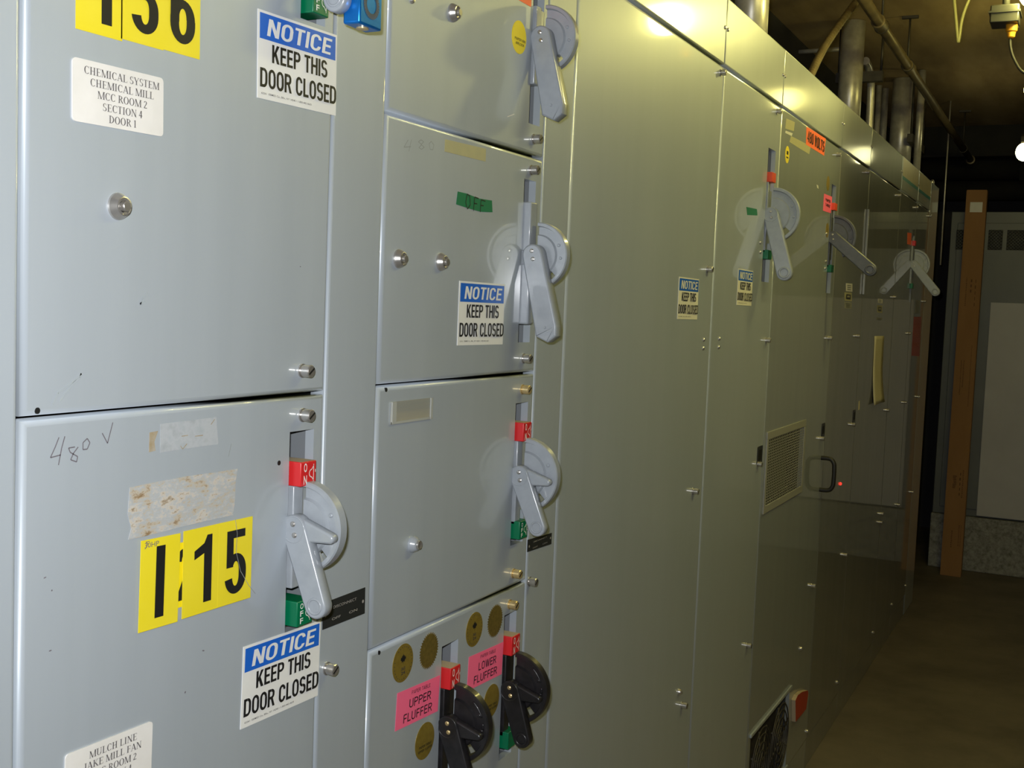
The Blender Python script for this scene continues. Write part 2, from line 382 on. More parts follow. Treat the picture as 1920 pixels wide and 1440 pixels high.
class Sticker:
    """flat thing on a panel face (plane x = const): u runs along +y, v up, built in metres"""
    def __init__(s, cy, cz, ang=0.0, x=0.0):
        s.cy, s.cz, s.x = cy, cz, x; s.c, s.s = math.cos(R(ang)), math.sin(R(ang)); s.bm = bmesh.new(); s.mats = []
        s.lv = 0.0
    def mi(s, m):
        if m not in s.mats: s.mats.append(m)
        return s.mats.index(m)
    def pt(s, u, v, w): return (s.x+w, s.cy+u*s.c-v*s.s, s.cz+u*s.s+v*s.c)
    def slab(s, pts, m, t=.0008):
        area = sum(a[0]*b[1]-b[0]*a[1] for a, b in zip(pts, pts[1:]+pts[:1]))
        if area < 0: pts = pts[::-1]
        i = s.mi(m)
        top = [s.bm.verts.new(s.pt(u, v, s.lv+t)) for u, v in pts]
        bot = [s.bm.verts.new(s.pt(u, v, s.lv+.0001)) for u, v in pts]
        s.bm.faces.new(top).material_index = i
        n = len(pts)
        for k in range(n): s.bm.faces.new((bot[k], bot[(k+1) % n], top[(k+1) % n], top[k])).material_index = i
        s.top = s.lv+t
        return s
    def poly(s, pts, m, lift=.0003):
        area = sum(a[0]*b[1]-b[0]*a[1] for a, b in zip(pts, pts[1:]+pts[:1]))
        if area < 0: pts = pts[::-1]
        f = s.bm.faces.new([s.bm.verts.new(s.pt(u, v, s.top+lift)) for u, v in pts]); f.material_index = s.mi(m)
        return s
    def rect(s, u0, u1, v0, v1, m, lift=.0003): return s.poly([(u0, v0), (u1, v0), (u1, v1), (u0, v1)], m, lift)
    def text(s, body, u, v, w, h, m, bold=0.0, shear=0.0, lift=.0006, rot=0, space=1.0):
        vs, fs = text_geo(body, bold, shear, space); i = s.mi(m)
        cr, sr = math.cos(R(rot)), math.sin(R(rot))
        V = []
        for x, y in vs:
            a, b = (x-.5)*w, (y-.5)*h
            V.append(s.bm.verts.new(s.pt(u+a*cr-b*sr, v+a*sr+b*cr, s.top+lift)))
        for f in fs:
            try: q = s.bm.faces.new([V[k] for k in f])
            except ValueError: continue
            q.material_index = i
            q.normal_update()
            if q.normal.x < 0: q.normal_flip()
        return s
    def serif(s, body, u, v, h, m, k):
        polys, wid = serif_line(body)
        for p in polys: s.poly([(u+(x-wid/2)*k, v+(y-.5)*h) for x, y in p], m, .0005)
        return s
    def bold(s, body, u, v, width, h, m, w=.175, t=.15, shear=0.0, gap=.075, lift=.0005):
        x = 0; polys = []
        for ch in body:
            wd, P = bold_glyph(ch, w, t)
            polys += [[(a+x, b) for a, b in p] for p in P]; x += wd+gap
        x -= gap; k = width/x
        for i, p in enumerate(polys):
            s.poly([(u+(a-x/2)*k+(b-.5)*h*shear, v+(b-.5)*h) for a, b in p], m, lift+i*.000009)
        return s
    def stroke(s, pts, wd, m, lift=.0004):
        for (a, b) in zip(pts[:-1], pts[1:]):
            d = Vector((b[0]-a[0], b[1]-a[1])); L = d.length or 1e-6; n = Vector((-d.y, d.x))/L*wd/2
            s.poly([(a[0]+n.x, a[1]+n.y), (a[0]-n.x, a[1]-n.y), (b[0]-n.x, b[1]-n.y), (b[0]+n.x, b[1]+n.y)], m, lift)
        return s
    def done(s, name, parent, label=None):
        o = finish(s.bm, name, s.mats, parent)
        if label: o['label'] = label
        return o
def rrect(w, h, r, n=4):
    out = []
    for cx, cy, a0 in ((w/2-r, h/2-r, 0), (-w/2+r, h/2-r, 90), (-w/2+r, -h/2+r, 180), (w/2-r, -h/2+r, 270)):
        for k in range(n+1):
            a = R(a0+90*k/n); out.append((cx+r*math.cos(a), cy+r*math.sin(a)))
    return out
def rc(w, h): return [(-w/2, -h/2), (w/2, -h/2), (w/2, h/2), (-w/2, h/2)]
def circ(r, n=36, tooth=0.0):
    return [((r-(tooth if k % 2 else 0))*math.cos(2*math.pi*k/n), (r-(tooth if k % 2 else 0))*math.sin(2*math.pi*k/n)) for k in range(n)]

# ------------------------------------------------------------------ small repeated meshes
def mesh_of(bm, name, mats):
    me = bpy.data.meshes.new(name); bm.to_mesh(me); bm.free()
    for m in mats: me.materials.append(m)
    return me
def latch_mesh(name, m, r=.0072, L=.014):
    bm = bmesh.new()
    lathe(bm, (0, 0, 0), (1, 0, 0), [(r*1.12, 0), (r*1.12, .0018), (r*.8, .0018), (r*.8, .004), (r, .004), (r, L-.001), (r-.001, L), (0, L)], 20)
    box(bm, (L-.0002, -r*.82, -.0011), (L+.0003, r*.82, .0011), 1)
    bmesh.ops.rotate(bm, verts=bm.verts[:], matrix=Matrix.Rotation(R(35), 3, 'X'))
    return mesh_of(bm, name, [m, BLACK])
LATCH = latch_mesh('latch_screw', CHROME); LATCH_B = latch_mesh('latch_screw_brass', BRASS)
bm = bmesh.new(); lathe(bm, (0, 0, 0), (1, 0, 0), [(.0048, 0), (.0045, .0018), (.0032, .0034), (0, .004)], 16)
SMALLSCREW = mesh_of(bm, 'small_screw', [CHROME])
bm = bmesh.new(); lathe(bm, (0, 0, 0), (1, 0, 0), [(.0075, 0), (.0075, .002), (.0062, .006), (.003, .009), (0, .0095)], 18)
DOME = mesh_of(bm, 'domed_bolt', [CHROME])
bm = bmesh.new()
lathe(bm, (0, 0, 0), (1, 0, 0), [(.0125, 0), (.0122, .002), (.0088, .0085), (.0078, .0088), (.0072, .0078), (.0072, .0068), (.0052, .0066)], 28)
lathe(bm, (0, 0, 0), (1, 0, 0), [(.0052, .005), (.0052, .0115), (.0045, .0122), (0, .0122)], 6)
PILOT = mesh_of(bm, 'reset_button', [CHROME])
bm = bmesh.new()
lathe(bm, (0, 0, 0), (1, 0, 0), [(.0115, 0), (.0112, .003), (.0082, .0085), (.0062, .0095)], 28, 1)
lathe(bm, (0, 0, 0), (1, 0, 0), [(.0062, .0095), (.0058, .0125), (.003, .0115), (0, .0112)], 20)
PILOT_G = mesh_of(bm, 'painted_reset_button', [CHROME, PAINT_CAST])
bm = bmesh.new(); lathe(bm, (0, 0, 0), (1, 0, 0), [(.0028, -.002), (.0028, .0004), (0, .0004)], 12)
HOLE = mesh_of(bm, 'screw_hole', [BLACK])
def put(name, me, px, py, parent, x=0.0, ymax=99):
    p = onx(px, py, x); p.y = min(p.y, ymax); return place(name, me, (x, p.y, p.z), parent)

# ------------------------------------------------------------------ disconnect operators
def hull(circles, n=14):
    """outline of the convex hull of circles (p, q, r) in the x-z plane"""
    P = []
    for a, b, r in circles:
        for k in range(n*2): P.append((a+r*math.cos(math.pi*k/n), b+r*math.sin(math.pi*k/n)))
    P = sorted(set(P))
    def half(P):
        h = []
        for p in P:
            while len(h) > 1 and (h[-1][0]-h[-2][0])*(p[1]-h[-2][1])-(h[-1][1]-h[-2][1])*(p[0]-h[-2][0]) <= 0: h.pop()
            h.append(p)
        return h
    lo = half(P); up = half(P[::-1])
    return lo[:-1]+up[:-1]
def prism_xz(bm, pts, o, ya, yb, bev=.002, mi=0):
    """outline pts (p along +x, q along +z) around o, running from y = ya (towards the camera) to yb"""
    n = len(pts)
    def ring(y, k):
        cx = sum(p[0] for p in pts)/n; cz = sum(p[1] for p in pts)/n
        out = []
        for i, p in enumerate(pts):
            a = Vector(pts[i-1]); b = Vector(p); c = Vector(pts[(i+1) % n])
            t = ((b-a).normalized()+(c-b).normalized()).normalized()
            nn = Vector((t.y, -t.x))
            q = b - nn*k
            out.append(bm.verts.new((o[0]+q.x, y, o[2]+q.y)))
        return out
    rs = [ring(ya, bev), ring(ya+bev*.3, bev*.3), ring(ya+bev, 0), ring(yb-bev, 0), ring(yb, bev)]
    for A, B in zip(rs[:-1], rs[1:]):
        for k in range(n):
            f = bm.faces.new((A[k], B[k], B[(k+1) % n], A[(k+1) % n])); f.material_index = mi; f.smooth = True
    # flat faces get their own vertices so that the rolled edge keeps a crisp border
    f = bm.faces.new([bm.verts.new(v.co) for v in rs[0]]); f.material_index = mi
    f = bm.faces.new([bm.verts.new(v.co) for v in reversed(rs[-1])]); f.material_index = mi
def ringlet(bm, c, R_, r_, mi=0, n=20, m=8):
    """small raised ring lying in the x-z plane"""
    V = [[bm.verts.new((c[0]+(R_+r_*math.cos(2*math.pi*j/m))*math.cos(2*math.pi*i/n), c[1]+r_*math.sin(2*math.pi*j/m),
                        c[2]+(R_+r_*math.cos(2*math.pi*j/m))*math.sin(2*math.pi*i/n))) for j in range(m)] for i in range(n)]
    for i in range(n):
        for j in range(m):
            f = bm.faces.new((V[i][j], V[(i+1) % n][j], V[(i+1) % n][(j+1) % m], V[i][(j+1) % m])); f.smooth = True; f.material_index = mi

def operator(parent, hub, arm, Rd, style, y0, zs, paint, on=None, off=None, on_mat=RED, off_mat=GREEN, fin=True,
             a0=-66, a1=92, on_text=True, slotw=.044, green_text=True, black=False, rivet=CHROME):
    """hub: (x, z); arm: vector from the hub to the arm's end; y0: near edge of the slot; zs: slot z range"""
    hx, hz = hub
    o = (hx, 0, hz)
    # quadrant disc
    bm = bmesh.new()
    yb = y0+.010
    prof = [(0, .004), (.60*Rd, .004), (.64*Rd, .008), (.86*Rd, .008), (.89*Rd, .002), (Rd-.0015, .002), (Rd, .004), (Rd, .016), (Rd-.002, .018), (.86*Rd, .018), (.64*Rd, .018), (0, .018)]
    steps = list(range(int(a0), int(a1)+1, 3))
    def pv(i, a): return (hx+prof[i][0]*math.cos(R(a)), yb+prof[i][1], hz+prof[i][0]*math.sin(R(a)))
    hole = (a0+4, a0+22)
    for i in range(len(prof)-1):
        c0 = bm.verts.new(pv(i, 0)) if prof[i][0] == 0 else None; c1 = bm.verts.new(pv(i+1, 0)) if prof[i+1][0] == 0 else None
        rows = [(c0 or bm.verts.new(pv(i, a)), c1 or bm.verts.new(pv(i+1, a))) for a in steps]
        for k in range(len(steps)-1):
            am = (steps[k]+steps[k+1])/2
            if i in (2, 9) and hole[0] < am < hole[1]: continue
            A, B = rows[k], rows[k+1]
            vs = [A[0], B[0], B[1], A[1]]
            vs = list(dict.fromkeys(vs))
            if prof[i][0] == 0 or prof[i+1][0] == 0:
                if prof[i][0] == 0: vs = [A[0], B[1], A[1]]
                else: vs = [A[0], B[0], A[1]]
            f = bm.faces.new(vs); f.smooth = True
    hs = [a for a in steps if hole[0] < a+1.5 and a-1.5 < hole[1]]
    for rr, (fi, bi) in ((.64*Rd, (2, 10)), (.86*Rd, (3, 9))):
        for k in range(len(hs)-1):
            q = [(hx+rr*math.cos(R(a)), yb+w, hz+rr*math.sin(R(a))) for a, w in ((hs[k], .008), (hs[k+1], .008), (hs[k+1], .018), (hs[k], .018))]
            quad(bm, q)
    for a in (hs[0], hs[-1]):
        quad(bm, [(hx+r*math.cos(R(a)), yb+w, hz+r*math.sin(R(a))) for r, w in ((.64*Rd, .008), (.86*Rd, .008), (.86*Rd, .018), (.64*Rd, .018))])
    for a in (steps[0], steps[-1]):
        bm.faces.new([bm.verts.new(pv(i, a)) for i in range(len(prof))])
    # bosses on the web and a raised inner arc
    for a, rr, s in ((25, .75*Rd, .055*Rd), (-5, .76*Rd, .05*Rd)):
        lathe(bm, (hx+rr*math.cos(R(a)), yb+.009, hz+rr*math.sin(R(a))), (0, -1, 0), [(s, 0), (s*.9, .002), (s*.5, .003), (0, .003)], 14)
    if black:
        for a_s, a_e, rr in ((52, 20, .80*Rd), (12, -2, .80*Rd)):
            pts = [(hx+rr*math.cos(R(a)), yb+.008, hz+rr*math.sin(R(a))) for a in range(a_e, a_s+1, 4)]
            tube(bm, pts, .0016, 8, 0)
    # body block behind the disc, in the slot
    bmesh.ops.recalc_face_normals(bm, faces=bm.faces[:])
    if fin:
        box(bm, (-.03, y0+.002, hz-1.35*Rd), (.004, y0+.020, hz+(.95*Rd if on is None else on[0]-hz)), 0, .0015)
        box(bm, (-.03, y0+.021, hz-1.0*Rd), (.0, y0+slotw-.006, hz+.9*Rd), 0)
    root = finish(bm, 'disconnect_switch', [paint], parent)
    # handle
    bm = bmesh.new()
    e = Vector(arm); L = e.length; d = e/L; nrm = Vector((-d.y, d.x))
    ya, ye = y0-.005, y0+.011
    if style == 'A':
        prism_xz(bm, hull([(0, 0, .0165), (e.x, e.y, .0145)]), o, ya, ye)
        prism_xz(bm, hull([(0, 0, .0150), (.047, -.006, .0058)]), o, ya+.003, ye, .0025)
        ringlet(bm, (hx+e.x, ya+.0003, hz+e.y), .0090 if black else .0085, .0026 if black else .0016)
        lathe(bm, (hx+e.x, ya+.0004, hz+e.y), (0, -1, 0), [(.0085, .0002), (.006, -.0002), (0, -.0003)], 18)
        ringlet(bm, (hx, ya+.0006, hz), .0150, .0010, n=28)
    elif style == 'B':
        w = .0165
        pts = hull([(0, 0, .0165)], 18)
        def q(a, b): v = d*a + nrm*b; return (v.x, v.y)
        pts = [(x, z) for x, z in pts]
        end = [q(L-.012, w*1.02), q(L+.002, w*.78), q(L+.008, -w*.10), q(L-.004, -w*1.08)]
        P = hull([(0, 0, .0165)] + [(x, z, .0015) for x, z in end], 14)
        prism_xz(bm, P, o, ya-.001, ye+.006, .0025)
        c = d*(L-.014) - nrm*.001
        lathe(bm, (hx+c.x, ya-.0012, hz+c.y), (0, -1, 0), [(.0022, 0), (.0016, .0012), (0, .0014)], 12)
    else:
        prism_xz(bm, hull([(0, 0, .0200), (e.x, e.y, .0215)], 18), o, ya-.001, ye+.004, .003)
        ringlet(bm, (hx+e.x, ya-.0006, hz+e.y), .0130, .0034)
        lathe(bm, (hx+e.x, ya-.0008, hz+e.y), (0, -1, 0), [(.0125, .0004), (.009, -.0001), (0, -.0002)], 18)
        ringlet(bm, (hx, ya-.0006, hz), .0185, .0010, n=28)
    finish(bm, 'operating_handle', [paint], root, recalc=False)
    bm = bmesh.new(); lathe(bm, (0, 0, 0), (0, -1, 0), [(.0034, -.001), (.0032, .0008), (.0018, .0016), (0, .0018)], 14)
    me = mesh_of(bm, 'rivet', [rivet])
    k = 1.25 if style == 'C' else 1.0
    for dx, dz in ((.0, .006*k), (.0025*k, -.0065*k)):
        place('rivet', me, (hx+dx, ya-(.001 if style != 'A' else 0), hz+dz), root)
    def flag(name, zr, m, words, left_text=False):
        bm = bmesh.new(); xo = .013
        w = slotw*.66
        fs = box(bm, (-.03, y0+.002, zr[0]), (xo, y0+.002+w, zr[1]), 0, .0012)
        top = max(bm.faces, key=lambda f: f.calc_center_median().z); top.material_index = 2
        cz = (zr[0]+zr[1])/2; cy = y0+.002+w/2; h = zr[1]-zr[0]
        st = Sticker(cy, cz, 0, xo); st.top = 0.0002
        if words:
            cols = words
            n = len(cols)
            for i, ch in enumerate(cols):
                st.text(ch, -w*.24, h*(.26 if n == 2 else .30) - i*h*(.5 if n == 2 else .29), w*.20, h*(.36 if n == 2 else .22), WHITE, bold=.015)
            # breaker symbol: arc over a line with end ticks
            arc = [(w*.18+w*.16*math.cos(R(a)), h*.0+h*.16*math.sin(R(a))) for a in range(90, 271, 30)]
            st.stroke(arc, .0011, WHITE); st.stroke([(w*.30, -h*.36), (w*.30, h*.36)], .0010, WHITE)
            st.stroke([(w*.18, h*.16), (w*.30, h*.30)], .0010, WHITE); st.stroke([(w*.18, -h*.16), (w*.30, -h*.30)], .0010, WHITE)
            if n == 2: st.stroke([(w*.42, h*.02), (w*.42, h*.14)], .0012, WHITE)
            else: st.stroke(circ(w*.08, 12)+[(w*.08, 0)], .0010, WHITE) if False else st.text('O', w*.42, 0, w*.14, h*.18, WHITE)
            off_ = len(st.mats)
            tm = bpy.data.meshes.new('x'); st.bm.to_mesh(tm); st.bm.free()
            old = set(bm.faces); bm.from_mesh(tm); bpy.data.meshes.remove(tm)
            for f in bm.faces:
                if f not in old: f.material_index = 1
        finish(bm, name, [m, WHITE, TAN if name == 'on_flag' else m], root)
    if on: flag('on_flag', on, on_mat, ['O', 'N'] if on_text else None)
    if off: flag('off_flag', off, off_mat, ['O', 'F', 'F'] if green_text else None)
    return root

def recess(parent, y0, y1, z0, z1, m=None):
    bm = bmesh.new(); d = -.05
    x0 = -.0125
    quad(bm, [(d, y0, z0), (d, y1, z0), (d, y1, z1), (d, y0, z1)])
    quad(bm, [(x0, y0, z1), (d, y0, z1), (d, y1, z1), (x0, y1, z1)]); quad(bm, [(x0, y0, z0), (x0, y1, z0), (d, y1, z0), (d, y0, z0)])
    quad(bm, [(x0, y0, z0), (d, y0, z0), (d, y0, z1), (x0, y0, z1)]); quad(bm, [(x0, y1, z0), (x0, y1, z1), (d, y1, z1), (d, y1, z0)])
    return finish(bm, 'slot_lining', [m or RECESS], parent)

# ------------------------------------------------------------------ the cabinets
H = 2.343; ZT = 2.186; DEP = .508
SEC = dict(A=(.10, .6835), B=(.6835, 1.2300), C=(1.2300, 1.8045), D=(1.8045, 2.6593), E=(2.6593, 3.2261), F=(3.2261, 4.0824),
           G=(4.0824, 4.6594), Hh=(4.6594, 5.4705), I=(5.4705, 6.0295), J=(6.0295, 6.528))
GRP = 'grey electrical cabinets standing in one row'
LAB = dict(
 A='grey cabinet edge before the door with the CHEMICAL SYSTEM plate',
 B='grey control cabinet with yellow 115 number cards and two white text plates',
 C='grey cabinet with four stacked doors and two black disconnect handles',
 D='plain wide grey cabinet panel with one small NOTICE sticker and no handle',
 E='grey cabinet with large grey handle, red flag and green tape piece',
 F='wide grey cabinet with perforated vent and orange 480 VOLTS sticker',
 G='narrow grey cabinet with tiny red pilot light beside the black pull handle',
 Hh='dark grey cabinet with a long strip of cream paper hanging on it',
 I='far grey cabinet with shiny angled handle and red sign, teal striped top',
 J='last narrow grey cabinet of the row, plain below its teal striped top')
CAB = {}
def g(a): return .0016
def cabinet(k):
    y0, y1 = SEC[k]
    t = thing('control_cabinet', LAB[k], 'cabinet', (-DEP/2, (y0+y1)/2, 0), GRP); CAB[k] = t
    bm = bmesh.new()
    box(bm, (-DEP, y0+.0005, .0), (-.055, y1-.0005, H-.002)); box(bm, (-.055, y0+.0005, 0), (-.03, y0+.02, H-.004)); box(bm, (-.055, y1-.02, 0), (-.03, y1-.0005, H-.004))
    box(bm, (-.055, y0+.02, 0), (-.022, y1-.02, .112)); 
    finish(bm, 'cabinet_body', [BODY], t)
    bm = bmesh.new()
    plate(bm, y0+.0016, y1-.0016, ZT+.003, H, 0, .03, .004)
    quad(bm, [(-.03, y0+.0016, H), (-.03, y1-.0016, H), (-DEP, y1-.0016, H), (-DEP, y0+.0016, H)])
    CAB[k+'top'] = finish(bm, 'top_panel', [PAINT_MID if k == 'Hh' else PAINT_TRIM], t)
    if k in 'DEFGHhIJ':
        for y in (y0+.012, y1-.012): place('small_screw', SMALLSCREW, (0, y, ZT+.085), CAB[k+'top'])
    bm = bmesh.new(); plate(bm, y0+.0016, y1-.0016, .0, .108, -.004, .02, .003)
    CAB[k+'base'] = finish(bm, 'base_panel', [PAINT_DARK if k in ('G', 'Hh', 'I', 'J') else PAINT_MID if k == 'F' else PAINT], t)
    return t
for k in SEC: cabinet(k)
def door(k, y0, y1, z0, z1, holes=(), name='door', m=PAINT, r=.005):
    bm = bmesh.new(); plate(bm, y0, y1, z0, z1, 0, .022, r, holes)
    for h in holes: recess(CAB[k], h[0]-.002, h[1]+.002, h[2]-.002, h[3]+.002, BODY if h[1]-h[0] > .2 else RECESS)
    return finish(bm, name, [m], CAB[k])

# --- cabinet edge at the extreme left
dA = door('A', .103, .54, .112, ZT-.002); wA = door('A', .5435, .6815, .112, ZT-.002, name='wireway_cover')
# --- cabinet B
SB = (1.0529, 1.0983)
slotB = (SB[0], SB[1], 1.232, 1.463); slotBt = (SB[0], SB[1], 1.9225, 2.150)
dB1 = door('B', .6858, 1.1172, 1.5065, ZT-.002, [slotBt])
dB2 = door('B', .6858, 1.1172, .8195, 1.5025, [slotB])
dB3 = door('B', .6858, 1.1172, .112, .8155)
wB = door('B', 1.1200, 1.2280, .112, ZT-.002, name='wireway_cover', r=.0035)
# --- cabinet C
Cy0, Cy1 = 1.2325, 1.6925
s1 = (1.6350, 1.6745, 1.8975, 2.129); s2 = (1.6278, 1.6700, 1.556, 1.811); s3 = (1.6290, 1.6735, 1.2325, 1.4600); s4a = (1.4200, 1.4680, .885, 1.122); s4b = (1.6180, 1.6620, .885, 1.122)
dC1 = door('C', Cy0, Cy1, 1.8515, ZT-.002, [s1])
dC2 = door('C', Cy0, Cy1, 1.5085, 1.8475, [s2])
dC3 = door('C', Cy0, Cy1, 1.1650, 1.5045, [s3])
dC4 = door('C', Cy0, Cy1, .822, 1.1610, [s4a, s4b])
dC5 = door('C', Cy0, Cy1, .112, .818)
wC = door('C', 1.6955, 1.8025, .112, ZT-.002, name='wireway_cover', r=.0035)
# --- the full-height panels
dD = door('D', SEC['D'][0]+.002, SEC['D'][1]-.002, .112, ZT-.002, r=.007)
sE = (3.102, 3.182, 1.700, 2.058)
dE = door('E', SEC['E'][0]+.002, SEC['E'][1]-.002, .112, ZT-.002, [sE], r=.007)
sF = (3.955, 4.030, 1.690, 2.053)
vF = (3.262, 3.738, 1.052, 1.268); lF = (3.262, 3.752, .125, .392)
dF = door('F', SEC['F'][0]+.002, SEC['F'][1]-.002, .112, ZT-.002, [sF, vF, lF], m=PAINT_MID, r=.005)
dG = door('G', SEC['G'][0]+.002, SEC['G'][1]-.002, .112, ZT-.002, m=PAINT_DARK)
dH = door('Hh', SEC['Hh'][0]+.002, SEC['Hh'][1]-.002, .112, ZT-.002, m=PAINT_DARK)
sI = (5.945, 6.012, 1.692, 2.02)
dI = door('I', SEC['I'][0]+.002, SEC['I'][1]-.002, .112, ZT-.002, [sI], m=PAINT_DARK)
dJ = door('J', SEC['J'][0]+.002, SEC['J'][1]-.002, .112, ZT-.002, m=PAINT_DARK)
# end panel closing the row
t = thing('end_panel', 'tall plain grey end panel closing the far end of the cabinet row', 'panel', (-DEP/2, 6.70, 0))
bm = bmesh.new(); plate(bm, 6.532, 6.868, .0, H, 0, .03, .006); finish(bm, 'front_sheet', [PAINT], t)
bm = bmesh.new(); box(bm, (-DEP, 6.533, 0), (-.031, 6.868, H-.003)); finish(bm, 'side_sheet', [PAINT], t)
t0_ = t
for px, py in ((1752, 666), (1741, 742)): pass
bm = bmesh.new(); lathe(bm, (0, 0, 0), (0, 0, 1), [(.012, 0), (.012, .02), (.007, .03), (0, .032)], 14)
place('lifting_bolt', mesh_of(bm, 'lifting_bolt', [CHROME]), (-.02, 6.72, H-.001), t)

# ------------------------------------------------------------------ operators on the cabinets
operator(CAB['B'], (.009, 1.3531), (.0325, -.0840), .0525, 'A', SB[0]+.003, slotB[2:], PAINT_CAST, on=(1.4008, 1.4290), off=(1.2385, 1.2680))
operator(CAB['B'], (.014, 2.0320), (.0310, -.0920), .0525, 'A', SB[0]+.003, slotBt[2:], PAINT_CAST, on=(2.0915, 2.1197), off=(1.9290, 1.9580))
operator(CAB['C'], (.0141, 2.0284), (.0285, -.1190), .052, 'B', s1[0]+.003, s1[2:], PAINT_CAST)
operator(CAB['C'], (.0189, 1.6935), (.0320, -.1250), .0515, 'B', s2[0]+.003, s2[2:], PAINT_CAST, fin=True)
bm = bmesh.new(); box(bm, (-.03, s2[0]+.003, 1.700), (.012, s2[0]+.027, 1.7755), 0, .002); box(bm, (-.03, s2[0]+.003, 1.585), (.014, s2[0]+.024, 1.680), 0, .003)
finish(bm, 'switch_block', [PAINT_CAST], CAB['C'])
operator(CAB['C'], (.0107, 1.3458), (.0342, -.0780), .0590, 'A', s3[0]+.003, s3[2:], PAINT_CAST, on=(1.400, 1.4297), off=(1.2430, 1.2720))
operator(CAB['C'], (.0141, 1.0068), (.0292, -.0800), .058, 'A', s4a[0]+.003, s4a[2:], BLACKCAST, on=(1.0590, 1.0905), off=(.896, .925), black=True, rivet=BRASS)
operator(CAB['C'], (.0146, 1.0023), (.0241, -.0734), .058, 'A', s4b[0]+.003, s4b[2:], BLACKCAST, on=(1.0570, 1.0880), off=(.904, .932), black=True, green_text=False, rivet=BRASS)
operator(CAB['E'], (.0152, 1.8797), (.045, -.1545), .0745, 'C', sE[0]+.004, sE[2:], PAINT_CAST, on=(1.9675, 1.9938), off=(1.7610, 1.7860), on_mat=ORANGE_RED, on_text=False, green_text=False, slotw=.06, a0=-62)
operator(CAB['F'], (.0117, 1.8771), (.128, -.1060), .0745, 'C', sF[0]+.004, sF[2:], DARKCAST, on=(1.9670, 1.9910), off=(1.7600, 1.7850), on_mat=ORANGE_RED, on_text=False, green_text=False, slotw=.06, a0=-62)
operator(CAB['I'], (.0121, 1.8775), (.1080, -.1300), .0745, 'C', sI[0]+.004, sI[2:], PAINT_CAST, on=(1.9680, 1.9930), off=(1.7600, 1.7850), on_mat=RED, on_text=False, green_text=False, slotw=.055, a0=-62)

# ------------------------------------------------------------------ screws, buttons
for px, py in ((578, 695),): put('latch_screw', LATCH, px-12, py, dB1)
put('reset_button', PILOT, 221, 387, dB1); put('screw_hole', HOLE, 70, 770, dB1)
put('latch_screw', LATCH, 567, 778, dB2); put('screw_hole', HOLE, 523, 868, dB2)
put('latch_screw', LATCH, 612, 1253, wB)
for d, px, py, me, nm in ((dC1, 849, 24, PILOT, 'reset_button'), (dC1, 1000, 261, LATCH, 'latch_screw'), (dC1, 772, 0, SMALLSCREW, 'small_screw'),
    (dC2, 995, 319, LATCH, 'latch_screw'), (dC2, 747, 485, PILOT, 'reset_button'), (dC2, 826, 491, PILOT, 'reset_button'), (dC2, 981, 672, LATCH, 'latch_screw'),
    (dC3, 979, 730, LATCH_B, 'latch_screw'), (dC3, 962, 1075, LATCH_B, 'latch_screw'), (dC3, 773, 1020, PILOT_G, 'reset_button'), (dC3, 724, 731, HOLE, 'screw_hole'),
    (dC4, 955, 1133, LATCH_B, 'latch_screw'), (dC4, 711, 1224, HOLE, 'screw_hole'), (wC, 992, 1090, LATCH, 'latch_screw')):
    put(nm, me, px, py, d)
for px, py in ((1351, 136), (1326, 505), (1299, 921), (1278, 1322)): put('latch_screw', LATCH, px, py, dD)
put('domed_bolt', DOME, 1272, 1297, dD)
for px, py in ((1319, 637), (1318, 653)): put('small_screw', SMALLSCREW, px, py, dD)
for px, py in ((1457, 209), (1436, 638), (1420, 870), (1400, 1210)): put('latch_screw', LATCH, px, py, dE)
for px, py in ((1348, 635), (1347, 651), (1425, 455), (1425, 473)): put('small_screw', SMALLSCREW, px, py, dE)
for px, py in ((1569, 290), (1553, 634), (1538, 822), (1522, 1098)): put('latch_screw', LATCH, px, py, dF, ymax=4.065)
put('domed_bolt', DOME, 1500, 1216, dF)
for px, py in ((1549, 438), (1548, 490), (1547, 503)): put('small_screw', SMALLSCREW, px, py, dF)
for px, py in ((1624, 323), (1606, 630), (1597, 796), (1582, 1040)): put('latch_screw', LATCH, px, py, dG, ymax=4.640)
for px, py in ((1684, 366), (1675, 557), (1662, 769), (1651, 963), (1649, 979)): put('latch_screw', LATCH, px, py, dH)
for px, py in ((1717, 389), (1703, 625), (1696, 754), (1683, 946)): put('latch_screw', LATCH, px, py, dI, ymax=6.008)
for px, py in ((1742, 405), (1732, 565), (1724, 742), (1712, 919)): put('latch_screw', LATCH, px, py, dJ, ymax=6.508)
for k, px, py in (('F', 1515, 1366), ('G', 1568, 1279), ('Hh', 1637, 1184), ('I', 1671, 1133), ('J', 1702, 1091)):
    put('domed_bolt', DOME, px, py, ymax={'F': 4.06, 'G': 4.64, 'Hh': 5.45, 'I': 6.01, 'J': 6.505}[k], parent={'F': dF, 'G': dG, 'Hh': dH, 'I': dI, 'J': dJ}[k])
# black latch plates above some screws
def dark_plate(d, px, py, w, h):
    p = onx(px, py); p.y = min(p.y, {dE: 3.194, dF: 4.05, dG: 4.628}[d]); Sticker(p.y, p.z).slab(rrect(w, h, .004), NAMEPL, .0015).rect(-w*.3, w*.3, -h*.3, h*.3, BLACK).done('latch_plate', d, 'small black latch plate')
dark_plate(dE, 1424, 853, .055, .050); dark_plate(dF, 1543, 806, .055, .046); dark_plate(dG, 1601, 780, .055, .048)
# small red pilot light
p = onx(1575, 907); bm = bmesh.new(); lathe(bm, (0, p.y, p.z), (1, 0, 0), [(.006, 0), (.006, .003), (.004, .006), (0, .007)], 14)
finish(bm, 'pilot_light', [PILOTRED], dG)['label'] = 'tiny lit red pilot light'
